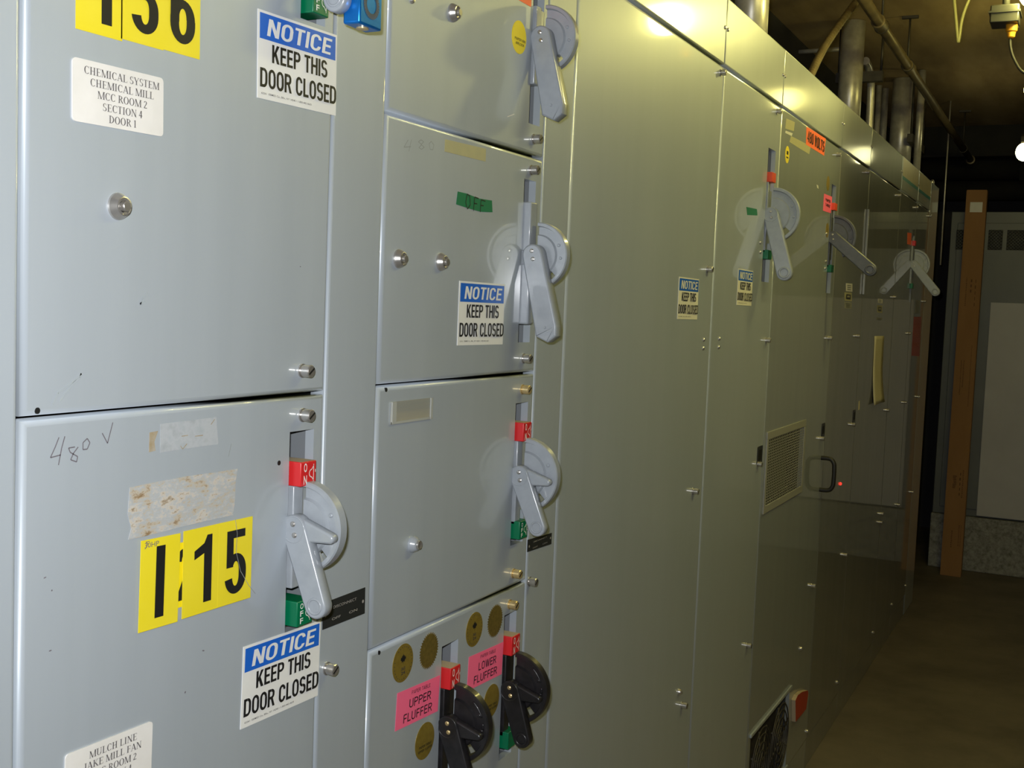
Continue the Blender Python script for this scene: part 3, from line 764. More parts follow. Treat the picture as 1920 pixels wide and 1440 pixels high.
# black pull handle
bm = bmesh.new(); y = 4.045
tube(bm, spline([(-.002, y, 1.122), (.030, y, 1.121), (.043, y, 1.108), (.046, y, 1.09), (.046, y, 1.045), (.043, y, 1.025), (.030, y, 1.012), (-.002, y, 1.011)], 6), .0075, 12)
finish(bm, 'pull_handle', [RUBBER], dF)['label'] = 'black pull handle'

# ------------------------------------------------------------------ NOTICE stickers
def notice(d, cy, cz, ang, w=.1415, h=.0915, m=WHITE, small=True):
    s = Sticker(cy, cz, ang).slab(rc(w, h), m)
    mg = .0028
    s.rect(-w/2+mg, w/2-mg, h/2-mg-.0265, h/2-mg, BLUE)
    s.bold('NOTICE', 0.002, h/2-mg-.0132, w*.80, .0180, m, .17, .15, shear=.20, gap=.085)
    s.bold('KEEP THIS', .002, .0035, w*.70, .0190, BLACK, .18, .15, gap=.07)
    s.bold('DOOR CLOSED', .0, -.0235, w*.95, .0200, BLACK, .18, .15, gap=.07)
    if small: s.text('62261  \u00a9EMED Co., Bflo., NY 14240 \u2022 1-800-442-3633', -w*.15, -h/2+.0058, w*.62, .0024, INK, bold=.004)
    return s.done('notice_sticker', d)
notice(dB1, 1.0513, 1.8710, 1.4)
notice(dB2, 1.0497, 1.1864, -1.4)
notice(dC2, 1.5029, 1.6002, -.3)
notice(dD, 2.4744, 1.6415, -.3, m=CREAM)
notice(dE, 2.9389, 1.6790, -.3, m=CREAM)

# ------------------------------------------------------------------ number cards
def card(d, cy, cz, ch, ang=0.0, w=.0536, h=.0896, tw=None, tx=0, m=YELLOW, lv=0.0, th=.068):
    s = Sticker(cy, cz, ang); s.lv = lv; s.slab(rc(w, h), m, .0006)
    if ch == 'I': s.rect(tx-.0061, tx+.0061, -.0345, .0365, BLACK)
    elif ch == '1':
        s.poly([(.004, -.034), (.016, -.034), (.016, .036), (.0085, .036), (.004, .028), (-.0105, .0215), (-.0105, .0125), (.004, .0175)], BLACK)
    else: s.bold(ch, tx, 0, tw or .034, th, BLACK, .20, .125)
    return s
card(dB2, .8830, 1.3322, '2', 0, .030, .062, tw=.0, m=YELLOW2, lv=0) if False else None
s = Sticker(.8800, 1.3330, 0).slab(rc(.030, .066), YELLOW2, .0004); s.bold('2', 0.004, 0, .024, .052, BLACK, .2, .13); s.done('number_card', dB2, 'torn bright yellow card under the others')
s = card(dB2, .8494, 1.3321, 'I', -1.2, lv=.0014); s.stroke([(-.022, .036), (-.018, .041), (-.021, .043), (-.016, .043)], .0006, PENCIL).text('30HP', -.013, .0395, .019, .005, PENCIL)
s.done('number_card', dB2, 'yellow card with a black I')
card(dB2, .9081, 1.3324, '1', -.2, w=.0531, lv=.0014).done('number_card', dB2, 'yellow card with a black 1')
s = card(dB2, .9614, 1.3322, '5', -.4, lv=.0015); s.stroke([(-.003, .046), (.001, .03), (.0, .01), (.008, -.012), (.022, -.03), (.034, -.042)], .0007, PENCIL2, .0008)
s.done('number_card', dB2, 'yellow card with a black 5')
yb_ = [onx(185, 66), onx(266, 85), onx(337, 101)]
for p, ch, dz, lb in ((yb_[0], 'I', .0455, 'yellow card with a black I'), (yb_[1], '3', .0460, 'yellow card with a black 3'), (yb_[2], '6', .0450, 'yellow card with a black 6')):
    s = card(dB1, p.y, p.z+dz-.0005, ch, .6, tx=.008 if ch == 'I' else .002)
    s.done('number_card', dB1, lb)

# ------------------------------------------------------------------ engraved text plates
def text_plate(d, cy, cz, ang, lines, w=.1095, h=.0600, hh=.0066):
    s = Sticker(cy, cz, ang).slab(rrect(w, h, .004), PLATEW, .0014)
    n = len(lines)
    k = .0915/serif_line('CHEMICAL SYSTEM')[1]
    for i, t_ in enumerate(lines): s.serif(t_, .003, h*.34-i*h*.178, hh, PLATEINK, k)
    return s.done('text_plate', d)
text_plate(dB1, .7889, 1.7893, .9, ['CHEMICAL SYSTEM', 'CHEMICAL MILL', 'MCC ROOM 2', 'SECTION 4', 'DOOR 1'], h=.0545)
pl = [onx(120, 1420), onx(284, 1352)]
text_plate(dB2, (pl[0].y+pl[1].y)/2, (pl[0].z+pl[1].z)/2-.026, -1.2, ['MULCH LINE', 'JAKE MILL FAN', 'MCC ROOM 2', 'SECTION 4', 'DOOR 2'], w=.1085, h=.0545)

# ------------------------------------------------------------------ tape, residue and pencil marks on cabinet B
def outline_from_px(pts, x=0.0):
    q = [onx(px, py, x) for px, py in pts]; cy = sum(p.y for p in q)/len(q); cz = sum(p.z for p in q)/len(q)
    return cy, cz, [(p.y-cy, p.z-cz) for p in q]
def patch(d, name, pts, m, t=.0004, label=None):
    cy, cz, P = outline_from_px(pts); s = Sticker(cy, cz).slab(P, m, t)
    s.done(name, d, label)
TORN = noise_mat('torn_label_paper', [(.26, .17, .085), (.48, .42, .33), (.40, .435, .47), (.56, .51, .44), (.27, .20, .12)], scale=(1, 20, 45), nscale=1.3, detail=9, rough=.85,
                 stops=(.36, .64), nrough=.75, bump=.3)
patch(dB2, 'label_residue', [(243, 914), (290, 904), (350, 893), (400, 886), (445, 879), (441, 905), (440, 940), (436, 966), (380, 978), (330, 990), (290, 1001), (240, 1012), (246, 990), (239, 965)], TORN, .0005, 'torn remains of a peeled paper label')
patch(dB2, 'tape_residue', [(300, 795), (350, 789), (405, 782), (409, 833), (350, 841), (300, 849)], GHOST, .0003, 'faint grey mark of removed tape')
patch(dB2, 'tape_residue', [(280, 811), (296, 808), (289, 828), (291, 845), (279, 848)], BROWNRES, .0004, 'brown tape scrap')
def scribble(d, strokes, wd, m, name='pencil_mark', label=None):
    allp = [p for s_ in strokes for p in s_]
    cy, cz, _ = outline_from_px(allp); s = Sticker(cy, cz); s.top = .0
    for st in strokes:
        s.stroke([(onx(*p).y-cy, onx(*p).z-cz) for p in st], wd, m, .0004)
    s.done(name, d, label)
scribble(dB2, [[(110, 820), (103, 838), (94, 858), (113, 853)], [(121, 818), (115, 840), (109, 872)], [(140, 838), (128, 840), (131, 848), (145, 856), (143, 866), (132, 862), (137, 850), (146, 838)],
               [(163, 822), (155, 830), (155, 843), (163, 842), (168, 830), (163, 822)], [(191, 812), (201, 831), (211, 792)]], .0011, PENCIL, label='handwritten 480 V in pencil')
scribble(dB2, [[(433, 832), (428, 856)]], .0006, PENCIL2)
scribble(dB2, [[(340, 818), (352, 816)], [(365, 818), (380, 816)], [(338, 836), (342, 842), (350, 832)], [(395, 796), (402, 786)]], .0009, BROWNRES)
scribble(dB1, [[(98, 758), (108, 736), (122, 728), (140, 712), (152, 700), (150, 708), (138, 718), (120, 740), (112, 752)]], .002, SMUDGE, 'smudge')
scribble(dB1, [[(262, 572), (266, 560), (276, 548)], [(262, 570), (272, 564)]], .002, SMUDGE, 'smudge')
scribble(dC2, [[(765, 262), (757, 276), (770, 275)], [(771, 262), (766, 284)], [(789, 262), (784, 266), (790, 271), (785, 277), (790, 280), (795, 276), (789, 271), (794, 266), (789, 262)], [(808, 265), (804, 270), (806, 280), (811, 281), (813, 272), (808, 265)]], .0008, PENCIL2, label='faint handwritten 480')

# small specks and chips of paint
def specks(d, pts):
    for px, py, w, h in pts:
        p = onx(px, py); s = Sticker(p.y, p.z, random.uniform(-40, 40)).slab(circ(1, 8), PENCIL, .0003) if False else Sticker(p.y, p.z, random.uniform(-40, 40))
        s.slab([(a*w, b*h) for a, b in circ(1, 8)], PENCIL, .0003); s.done('paint_chip', d)
specks(dB2, [(381, 1220, .0018, .0007), (347, 1298, .0009, .0012), (84, 1083, .0016, .0005), (97, 1107, .0008, .0008), (94, 1220, .0016, .0006)])
specks(dB1, [(563, 500, .001, .0005)])
# ------------------------------------------------------------------ cabinet C stickers
patch(dC2, 'old_tape', [(834, 261), (911, 279), (910, 303), (833, 284)], OLDTAPE, .0004, 'yellowed clear tape')
cy, cz, P = outline_from_px([(858, 359), (875, 363), (897, 372), (922, 376), (923, 398), (900, 397), (876, 390), (855, 383)])
s = Sticker(cy, cz).slab(P, GREENTAPE, .0005)
s.stroke([(-.022, .010), (-.026, -.002), (-.020, -.011), (-.012, -.004), (-.015, .008), (-.022, .010)], .0016, BLACK)
s.stroke([(-.002, -.012), (.0, .008), (.012, .007)], .0016, BLACK).stroke([(-.001, -.001), (.008, -.001)], .0016, BLACK)
s.stroke([(.018, -.012), (.020, .006), (.033, .005)], .0016, BLACK).stroke([(.019, -.002), (.028, -.002)], .0016, BLACK)
s.done('tape_label', dC2, 'green tape with OFF written in black')
# yellow oval tag on the top door, orange sticker above it
p = onx(973, 70); s = Sticker(p.y, p.z).slab(circ(.0245, 40), YELLOW2, .0005)
s.bold('PAPER BIN', .002, -.0035, .034, .0038, BLACK, .14, .15, gap=.12).bold('AIRLOCK', .002, -.0098, .027, .0038, BLACK, .14, .15, gap=.12); s.done('round_tag', dC1, 'round yellow tag reading PAPER BIN AIRLOCK')
p = onx(976, -16); Sticker(p.y-.02, p.z+.012).slab(rc(.115, .052), ORANGE, .0005).done('pink_label', dC1, 'orange sticker')
# scratch
scribble(dC1, [[(951, 219), (964, 214)]], .0014, PLATEW, 'scratch')
# name-card holder
cy, cz, P = outline_from_px([(733, 753), (809, 746), (808, 786), (731, 795)])
w = P[1][0]-P[0][0]; h = P[0][1]-P[3][1]
HOLD = mat('clear_card_holder', (.40, .41, .38), .25); 
s = Sticker(cy, cz, 0).slab(rc(w, h), noise_mat('dusty_card_slot', [(.27, .28, .26), (.38, .35, .26)], scale=(1, 1, 40), nscale=1, rough=.4), .0012)
s.lv = .0012
for a, b, c, d_ in ((-w/2, -w/2+.010, -h/2, h/2), (w/2-.005, w/2, -h/2, h/2)): s.slab([(a, c), (b, c), (b, d_), (a, d_)], HOLD, .0018)
s.slab([(-w/2, -h/2), (w/2, -h/2), (w/2, -h/2+.003), (-w/2, -h/2+.003)], HOLD, .0012)
s.done('card_holder', dC3, 'empty clear name card holder')
# dark name strips on the wireway covers
def strip(d, pts, lines):
    cy, cz, P = outline_from_px(pts); s = Sticker(cy, cz).slab(P, NAMEPL, .0008); w = max(p[0] for p in P)-min(p[0] for p in P); h = max(p[1] for p in P)-min(p[1] for p in P)
    s.text(lines[0], 0, h*.20, w*.55, h*.10, SILVER_INK); s.text(lines[1], -w*.2, -h*.22, w*.2, h*.09, SILVER_INK); s.text(lines[2], w*.2, -h*.22, w*.2, h*.09, SILVER_INK)
    for u in (-.44, .44): s.poly([(u*w+a, b) for a, b in circ(.0022, 10)], SILVER_INK)
    s.done('name_strip', d, 'black name strip with silver lettering')
strip(wB, [(605, 1131), (684, 1101), (683, 1150), (604, 1181)], ['DISCONNECT', 'OFF', 'ON'])
strip(wC, [(989, 1012), (1034, 999), (1033, 1020), (988, 1035)], ['DISCONNECT', 'OFF', 'ON'])
# gold seals
def leaf(s, u, v, k, m):
    P = [(0, -1), (.08, -.35), (.55, -.5), (.45, -.25), (.95, .1), (.75, .2), (.8, .5), (.45, .38), (.4, .75), (.2, .6), (0, 1), (-.2, .6), (-.4, .75), (-.45, .38), (-.8, .5), (-.75, .2), (-.95, .1), (-.45, -.25), (-.55, -.5), (-.08, -.35)]
    s.poly([(u+a*k, v+b*k) for a, b in P], m)
def seal(d, px, py, kind):
    p = onx(px, py); r = .0262
    s = Sticker(p.y, p.z)
    if kind == 'serrated':
        s.slab(circ(r, 76, .0034), GOLDD, .0006); s.poly(circ(r*.72, 32), GOLDD, .0004); nm = ('gold_seal', 'serrated dull gold seal')
    else:
        s.slab(circ(r, 44), GOLD, .0006)
        if kind == 'leaf':
            leaf(s, 0, .005, .0078, BLACK)
            for i, t_ in enumerate(('365', '24')): s.text(t_, 0, -.0075-i*.006, .010, .0045, INK, bold=.02)
            for k in range(26):
                if 9 < k < 12: continue
                a = 2*math.pi*k/26; c = (r*.84*math.cos(a), r*.84*math.sin(a))
                s.stroke([(c[0]*.96, c[1]*.96), (c[0]*1.04, c[1]*1.04)], .0012, INK)
            nm = ('gold_seal', 'gold seal printed with a leaf')
        else:
            s.bold('PAPER TABLE', 0, -.006, .032, .0036, BLACK, .15, .16, gap=.12).bold(kind, 0, -.0118, .036, .0036, BLACK, .15, .16, gap=.12)
            nm = ('gold_seal', 'gold seal reading PAPER TABLE ' + kind)
    s.done(nm[0], d, nm[1])
seal(dC4, 755, 1243, 'leaf'); seal(dC4, 804, 1220, 'serrated'); seal(dC4, 889, 1180, 'leaf'); seal(dC4, 928, 1164, 'serrated')
seal(dC4, 796, 1389, 'UPPER FLUFFER'); seal(dC4, 921, 1314, 'LOWER FLUFFER')
def pink(d, cy, cz, ang, a, w=.1150, h=.0518):
    s = Sticker(cy, cz, ang).slab(rc(w, h), PINK, .0005)
    s.bold('PAPER TABLE', .004, h*.36, w*.42, h*.10, BLACK, .10, .12, gap=.13).bold(a, .004, h*.08, w*.50, h*.235, BLACK, .11, .13, gap=.13).bold('FLUFFER', .0, -h*.27, w*.66, h*.235, BLACK, .11, .13, gap=.14)
    s.done('pink_label', d, 'pink label reading %s FLUFFER' % a)
pink(dC4, 1.3578, 1.0590, -3.4, 'UPPER'); pink(dC4, 1.5592, 1.0567, -2.7, 'LOWER')

# ------------------------------------------------------------------ stickers further along
cy, cz, P = outline_from_px([(1399.5, 388), (1419, 392), (1420, 404), (1401, 403)])
Sticker(cy, cz).slab(P, GREENTAPE, .0005).done('tape_label', dE, 'small piece of green tape')
# cabinet F: orange voltage label etc.
def px_sticker(d, name, pts, m, label=None, texts=(), t=.0006, ang=0):
    cy, cz, P = outline_from_px(pts); s = Sticker(cy, cz).slab(P, m, t)
    w = (P[1][0]-P[0][0]+P[2][0]-P[3][0])/2; h = (P[0][1]-P[3][1]+P[1][1]-P[2][1])/2
    for body, u, v, tw, th, tm, b in texts:
        if all(c in 'NOTICEKPHSDRLUWABV324856 0' for c in body): s.bold(body, u*w, v*h, tw*w, th*h, tm, .16, .13, gap=.09)
        else: s.text(body, u*w, v*h, tw*w, th*h, tm, bold=b)
    s.done(name, d, label); return s
px_sticker(dF, 'voltage_label', [(1512, 237), (1548, 260), (1545, 292), (1511, 271)], ORANGE, 'orange label reading 480 VOLTS', [('480 VOLTS', 0, 0, .9, .62, BLACK, .03)])
px_sticker(dF, 'pink_label', [(1545, 363), (1560, 369), (1558, 400), (1543, 395)], PINK, 'small pink label', [('PAPER', 0, .18, .6, .16, BLACK, .02), ('TABLE', 0, -.1, .6, .16, BLACK, .02)])
for px, py, m, lb in ((1476, 290, YELLOW2, 'yellow oval tag'), (1552.5, 344, GOLD, 'gold oval tag'), (1551, 432, GOLD, 'gold oval tag beside the dark handle')):
    p = onx(px, py); s = Sticker(p.y, p.z).slab(circ(.024, 32), m, .0005); s.rect(-.010, .010, .0, .010, BLACK) if m is YELLOW2 else None; s.rect(-.012, .012, -.010, -.006, BLACK) if m is YELLOW2 else None; s.done('round_tag', dF, lb)
patch(dF, 'peeled_label', [(1474, 222), (1490, 229), (1488, 246), (1472, 241)], OLDTAPE, .0006, 'yellowed peeled label')
patch(dF, 'peeled_label', [(1473, 245), (1486, 250), (1484, 255), (1472, 249)], PLATEW, .0006, 'white paper scrap')
patch(dF, 'old_tape', [(1483, 255), (1520, 274), (1517, 289), (1497, 277), (1480, 266)], OLDTAPE, .0004, 'yellowed tape')
patch(dF, 'paint_chip', [(1531, 346), (1534, 348), (1534.5, 354), (1532, 352)], PLATEW, .0005)
# cabinets G and Hh: strips of small instruction labels
for d, pts in ((dG, ((1586, 1598, 531, 546), (1583.5, 1597, 548, 564), (1583, 1596.5, 566, 578))), (dH, ((1646, 1654.5, 560, 568), (1644.5, 1654, 572, 586), (1643, 1653.5, 595, 600)))):
    for i, (xa, xb, ya, yb2) in enumerate(pts):
        cy, cz, P = outline_from_px([(xa, ya), (xb, ya+1), (xb, yb2+1), (xa, yb2)]); s = Sticker(cy, cz).slab(P, (PLATEW, OLDTAPE, PERF)[i], .0005)
        w = P[1][0]-P[0][0]; h = P[0][1]-P[3][1]
        if i == 1: s.rect(-w*.32, w*.32, -h*.3, h*.3, NAMEPL); s.rect(-w*.18, w*.18, -h*.06, h*.14, OLDTAPE, .0006)
        else:
            for v in (.2, -.05, -.3): s.rect(-w*.3, w*.28, v*h, v*h+h*.08, NAMEPL)
        s.done('instruction_label', d)
bm = bmesh.new(); box(bm, (.0, 4.640, 1.70), (.010, 4.651, 2.03), 0, .002); finish(bm, 'edge_bar', [PAINT_DARK], dG)
# cream paper strip, curled at its lower edge
bm = bmesh.new(); rows = []
A = [onx(1639, 630), onx(1656.5, 630)]; B = [onx(1633, 760), onx(1650, 753)]
for i in range(17):
    t_ = i/16
    l = A[0].lerp(B[0], t_); r_ = A[1].lerp(B[1], t_); off = .002+.010*max(0, t_-.4)**2*3
    rows.append([bm.verts.new((off*(1 if j < 4 else 1.6), l.y+(r_.y-l.y)*j/4, l.z+(r_.z-l.z)*j/4)) for j in range(5)])
for i in range(16):
    for j in range(4): bm.faces.new((rows[i+1][j], rows[i+1][j+1], rows[i][j+1], rows[i][j])).smooth = True
o = finish(bm, 'paper_strip', [PAPER], dH); o['label'] = 'long strip of cream paper'
sm = o.modifiers.new('thickness', 'SOLIDIFY'); sm.thickness = .0006; sm.offset = 0
patch(dH, 'paint_chip', [(1610, 752), (1612, 751), (1611.5, 768), (1609, 769)], PAPER, .0005)
# cabinet I: red sign and label; orange tag by its handle
px_sticker(dI, 'warning_sign', [(1713.5, 594), (1728, 594), (1722.5, 668), (1707.5, 667)], REDSIGN, 'red sign beside the far handle', [('DANGER', 0, .3, .8, .12, REDINK, .02), ('480', 0, .05, .6, .14, REDINK, .02), ('VOLTS', 0, -.2, .8, .12, REDINK, .02)]) if False else None
px_sticker(dJ, 'warning_sign', [(1713.5, 594), (1727.5, 594), (1723.5, 668), (1709, 667)], REDSIGN, 'red warning sign', [('DANGER', 0, .3, .8, .12, REDINK, .02), ('HIGH', 0, .05, .6, .12, REDINK, .02), ('VOLTAGE', 0, -.2, .8, .12, REDINK, .02)])
px_sticker(dJ, 'instruction_label', [(1717, 563), (1725, 563), (1723, 588), (1715, 588)], PERF)
px_sticker(dI, 'round_tag', [(1701.5, 436), (1709, 437), (1708, 459), (1701, 458)], ORANGE, 'orange tag beside the far handle')
# teal striped name boards on the last two top panels
for k in ('I', 'J'):
    y0, y1 = SEC[k]; w = y1-y0-.03
    s = Sticker((y0+y1)/2, ZT+.082).slab(rc(w, .142), PAINT_TRIM, .001)
    s.rect(-w/2+.004, w/2-.004, -.012, .069, BEIGE).rect(-w/2+.004, w/2-.004, -.028, -.012, TEAL).rect(-w*.15, w*.15, -.052, -.044, SILVER_INK)
    s.done('name_board', CAB[k+'top'], 'beige name board with teal stripe')

# perforated vent
def perforated(bm, y0, y1, z0, z1, ny, nz, x, fr=.25, mi=0, t=.0015):
    ys = [y0]; zs = [z0]
    for i in range(ny): a = y0+(y1-y0)*i/ny; s_ = (y1-y0)/ny; ys += [a+s_*fr, a+s_*(1-fr)]
    ys.append(y1)
    for i in range(nz): a = z0+(z1-z0)*i/nz; s_ = (z1-z0)/nz; zs += [a+s_*fr, a+s_*(1-fr)]
    zs.append(z1)
    V = [[bm.verts.new((x, y, z)) for z in zs] for y in ys]
    for i in range(len(ys)-1):
        for j in range(len(zs)-1):
            if i % 2 == 1 and j % 2 == 1: continue
            bm.faces.new((V[i][j], V[i+1][j], V[i+1][j+1], V[i][j+1])).material_index = mi
bm = bmesh.new(); perforated(bm, vF[0]+.008, vF[1]-.008, vF[2]+.012, vF[3]-.012, 22, 24, .003, .19)
for a in ((vF[0]-.012, vF[1]+.012, vF[3]-.012, vF[3]+.010), (vF[0]-.012, vF[1]+.012, vF[2]-.010, vF[2]+.012), (vF[0]-.012, vF[0]+.008, vF[2]+.012, vF[3]-.012), (vF[1]-.008, vF[1]+.012, vF[2]+.012, vF[3]-.012)):
    box(bm, (.0, a[0], a[2]), (.0045, a[1], a[3]), 0, .001)
finish(bm, 'vent_grille', [PERF], dF)['label'] = 'perforated metal vent grille'
# lower fan grille: frame and two round guards
bm = bmesh.new()
for a in ((lF[0]-.015, lF[1]+.012, lF[3]-.004, lF[3]+.006), (lF[0]-.015, lF[1]+.012, lF[2]-.006, lF[2]+.004)):
    box(bm, (0, a[0], a[2]), (.006, a[1], a[3]), 0, .001)
box(bm, (-.045, lF[0]-.002, lF[2]-.002), (-.040, lF[1]+.002, lF[3]+.002), 1)
for c in (lF[0]+.125, lF[1]-.125):
    for rr in (.02, .045, .07, .095, .115):
        pts = [(.004, c+rr*math.cos(2*math.pi*k/40), (lF[2]+lF[3])/2+rr*math.sin(2*math.pi*k/40)) for k in range(41)]
        tube(bm, pts, .0022, 6, 1, False)
    for k in range(4):
        a = math.pi*k/4+.3
        tube(bm, [(.002, c-.12*math.cos(a), (lF[2]+lF[3])/2-.12*math.sin(a)), (.002, c+.12*math.cos(a), (lF[2]+lF[3])/2+.12*math.sin(a))], .003, 6, 1)
finish(bm, 'fan_grille', [PAINT, DARKMETAL], dF)['label'] = 'dark fan grille at the foot'
# red plate sticking out near the foot of cabinet F
cy, cz, P = outline_from_px([(1483.5, 1312), (1488, 1302), (1496, 1296), (1507, 1293), (1508, 1298), (1504, 1328), (1484, 1352)])
bm = bmesh.new(); pts = P if sum(a[0]*b[1]-b[0]*a[1] for a, b in zip(P, P[1:]+P[:1])) > 0 else P[::-1]
top = [bm.verts.new((.014, cy+a, cz+b)) for a, b in pts]; bot = [bm.verts.new((.0005, cy+a, cz+b)) for a, b in pts]
bm.faces.new(top)
for k in range(len(pts)): f = bm.faces.new((bot[k], bot[(k+1) % len(pts)], top[(k+1) % len(pts)], top[k])); f.material_index = 1
finish(bm, 'red_tag', [mat('red_tag_face', (.45, .045, .02), .5), TAN], dF)['label'] = 'red plastic tag near the foot'
# base seam line
# ------------------------------------------------------------------ blue padlock hanging from the upper handle of cabinet B
lk = thing('padlock', 'blue padlock hanging from the handle above the topmost NOTICE sticker', 'padlock', (.05, 1.085, 1.905))
py0, py1 = 1.062, 1.094; px0, px1 = .064, .084
q0 = ony(643, 20, 1.064); q1 = ony(669, 20, 1.064); qb = ony(645, 45, 1.064)
bm = bmesh.new(); xa, xb2, zb = q0.x, q1.x, qb.z
box(bm, (xa, 1.064, zb), (xb2+.004, 1.108, zb+.042), 0, .0025)
finish(bm, 'padlock_body', [PADBLUE], lk)
bm = bmesh.new(); cx_ = (xa+xb2)/2+.002; cy_ = 1.086
tube(bm, spline([(cx_, cy_-.012, zb+.035), (cx_, cy_-.012, zb+.058), (cx_, cy_-.006, zb+.068), (cx_, cy_+.006, zb+.068), (cx_, cy_+.012, zb+.058), (cx_, cy_+.012, zb+.035)], 6), .0035, 10)
finish(bm, 'shackle', [CHROME], lk)
s = Sticker(1.086, zb+.024, 0, xb2+.004); s.top = .0
s.stroke(circ(.0125, 28)+[(.0125, 0)], .006, mat('dark_blue_label', (.01, .03, .09), .4), .0004); s.done('lock_label', lk, 'dark ring printed on the lock front')
bm = bmesh.new(); lathe(bm, (cx_, cy_, zb), (0, 0, -1), [(.007, 0), (.007, .0015), (.004, .002), (.0, .0015)], 18); finish(bm, 'keyway', [BRASS], lk)

# ------------------------------------------------------------------ room
XR = 2.7; YB = 9.4; YF = -1.6; ZC = 2.95; XL = -.56
def slab(name, lo, hi, m):
    bm = bmesh.new(); box(bm, lo, hi); return struct(finish(bm, name, [m]))
slab('floor', (XL-.1, YF-.1, -.1), (XR+.1, YB+.1, 0), FLOORM)
slab('ceiling', (XL-.1, YF-.1, ZC), (XR+.1, YB+.1, ZC+.1), CEILM)
slab('wall_left', (XL-.1, YF-.1, 0), (XL, YB+.1, ZC), WALLM)
slab('wall_right', (XR, YF-.1, 0), (XR+.1, YB+.1, ZC), WALLR)
slab('wall_back', (XL, YB, 0), (XR, YB+.1, ZC), WALLM)
slab('wall_front', (XL, YF-.1, 0), (XR, YF, ZC), WALLR)

# concrete curb, ventilated enclosure, cardboard box
bm = bmesh.new(); box(bm, (-.045, 7.93, 0), (2.4, 8.70, .352), 0, .006)
tag(finish(bm, 'concrete_curb', [CONC]), 'speckled grey concrete curb under the ventilated metal enclosure', 'curb')
vc = thing('ventilated_enclosure', 'dark grey metal enclosure with perforated vents on the concrete curb', 'enclosure', (.9, 8.25, .352))
YE = 7.96
def pe(px, py): p = ony(px, py, YE); return p
bm = bmesh.new(); xL = pe(1778, 500).x
box(bm, (xL, YE, .353), (2.3, 8.6, pe(1779, 397).z), 0, .004)
finish(bm, 'enclosure_body', [LOCKER], vc)
dx0 = pe(1791, 500).x; dz1 = pe(1791, 418).z
bm = bmesh.new()
v1 = (pe(1793, 450).x, pe(1809, 450).x, pe(1800, 468).z, pe(1800, 431).z); v2 = (pe(1853, 450).x, pe(1880, 450).x, v1[2], v1[3]); v3 = (pe(1888, 450).x, pe(1888, 450).x+.26, v1[2], v1[3])
box(bm, (dx0, YE-.012, .40), (1.6, YE, dz1), 0, .003)
vd = finish(bm, 'enclosure_door', [LOCKER], vc)
DVENT = mat('dark_vent', (.01, .01, .01), .7)
def locker_vent(v, n):
    bm = bmesh.new(); y = YE-.0125
    quad(bm, [(v[0], y, v[2]), (v[1], y, v[2]), (v[1], y, v[3]), (v[0], y, v[3])], 1)
    k = int((v[1]-v[0]+v[3]-v[2])/.02)
    for sgn in (1, -1):
        for i in range(-2, k+3):
            u0_ = v[0]+i*.02-(v[3]-v[2] if sgn > 0 else 0)
            a = Vector((u0_, 0, v[2])); b = Vector((u0_+(v[3]-v[2]), 0, v[3]))
            if sgn < 0: a = Vector((u0_, 0, v[2])); b = Vector((u0_-(v[3]-v[2]), 0, v[3]))
            # clip to the vent's width
            t0v, t1v = 0.0, 1.0; dxx = b.x-a.x
            for lim, s_ in ((v[0], 1), (v[1], -1)):
                ta = (lim-a.x)/dxx
                if dxx*s_ > 0: t0v = max(t0v, ta)
                else: t1v = min(t1v, ta)
            if t1v-t0v < .03: continue
            p, q = a.lerp(b, t0v), a.lerp(b, t1v)
            tube(bm, [(p.x, y-.001, p.z), (q.x, y-.001, q.z)], .0024, 4, 0)
    finish(bm, 'vent_mesh', [LOCKER, DVENT], vd)
for v in (v1, v2, v3): locker_vent(v, 0)
bm = bmesh.new(); box(bm, (pe(1856, 600).x, YE-.03, max(.365, pe(1835, 968).z)), (1.5, YE-.012, pe(1857, 567).z), 0, .003)
finish(bm, 'lower_panel', [WPANEL], vc)['label'] = 'pale grey lower panel'
# cardboard box leaning on the enclosure
bl = onz(1762, 1078); br = onz(1801, 1083); tl = ony(1814.5, 358, 7.93); tr = ony(1853, 358, 7.93)
cbx = thing('cardboard_box', 'long narrow cardboard box leaning against the dark enclosure', 'box', ((bl.x+br.x)/2, 7.74, 0))
bm = bmesh.new(); dpt = .085
b0, b1 = Vector((bl.x, 7.70, .0)), Vector((br.x, 7.70, .0)); t0b, t1b = Vector((tl.x, 7.86, tl.z)), Vector((tr.x, 7.86, tr.z))
nb = Vector((0, dpt, 0))
nrm_ = (b1-b0).cross(t0b-b0).normalized()
back = Vector((0, .075, -.004)); 
c8 = [b0, b1, t1b, t0b]; c8b = [p+Vector((0, .075, 0)) for p in c8]
vs = [bm.verts.new(p) for p in c8+c8b]
for f in ((0, 1, 2, 3), (5, 4, 7, 6), (1, 5, 6, 2), (4, 0, 3, 7), (3, 2, 6, 7), (4, 5, 1, 0)): bm.faces.new([vs[i] for i in f])
bmesh.ops.bevel(bm, geom=bm.edges[:], offset=.003, segments=2, affect='EDGES')
finish(bm, 'carton', [CARD], cbx)
def on_box(s_, t_, off=-.0015): # s across, t along the front face
    return b0.lerp(b1, s_).lerp(t0b.lerp(t1b, s_), t_) + Vector((0, off, 0))
def box_patch(name, s0, s1, t0_, t1_, m, bars=0, label=None):
    bm = bmesh.new()
    if not bars:
        quad(bm, [on_box(s0, t0_), on_box(s1, t0_), on_box(s1, t1_), on_box(s0, t1_)])
    else:
        rr = random.Random(bars)
        for i in range(bars):
            a = t0_+(t1_-t0_)*i/bars; b = a+(t1_-t0_)/bars*.55
            e = s0+(s1-s0)*rr.uniform(0, .3); e2 = s1-(s1-s0)*rr.uniform(0, .3)
            quad(bm, [on_box(e, a), on_box(e2, a), on_box(e2, b), on_box(e, b)])
    o = finish(bm, name, [m], cbx)
    if label: o['label'] = label
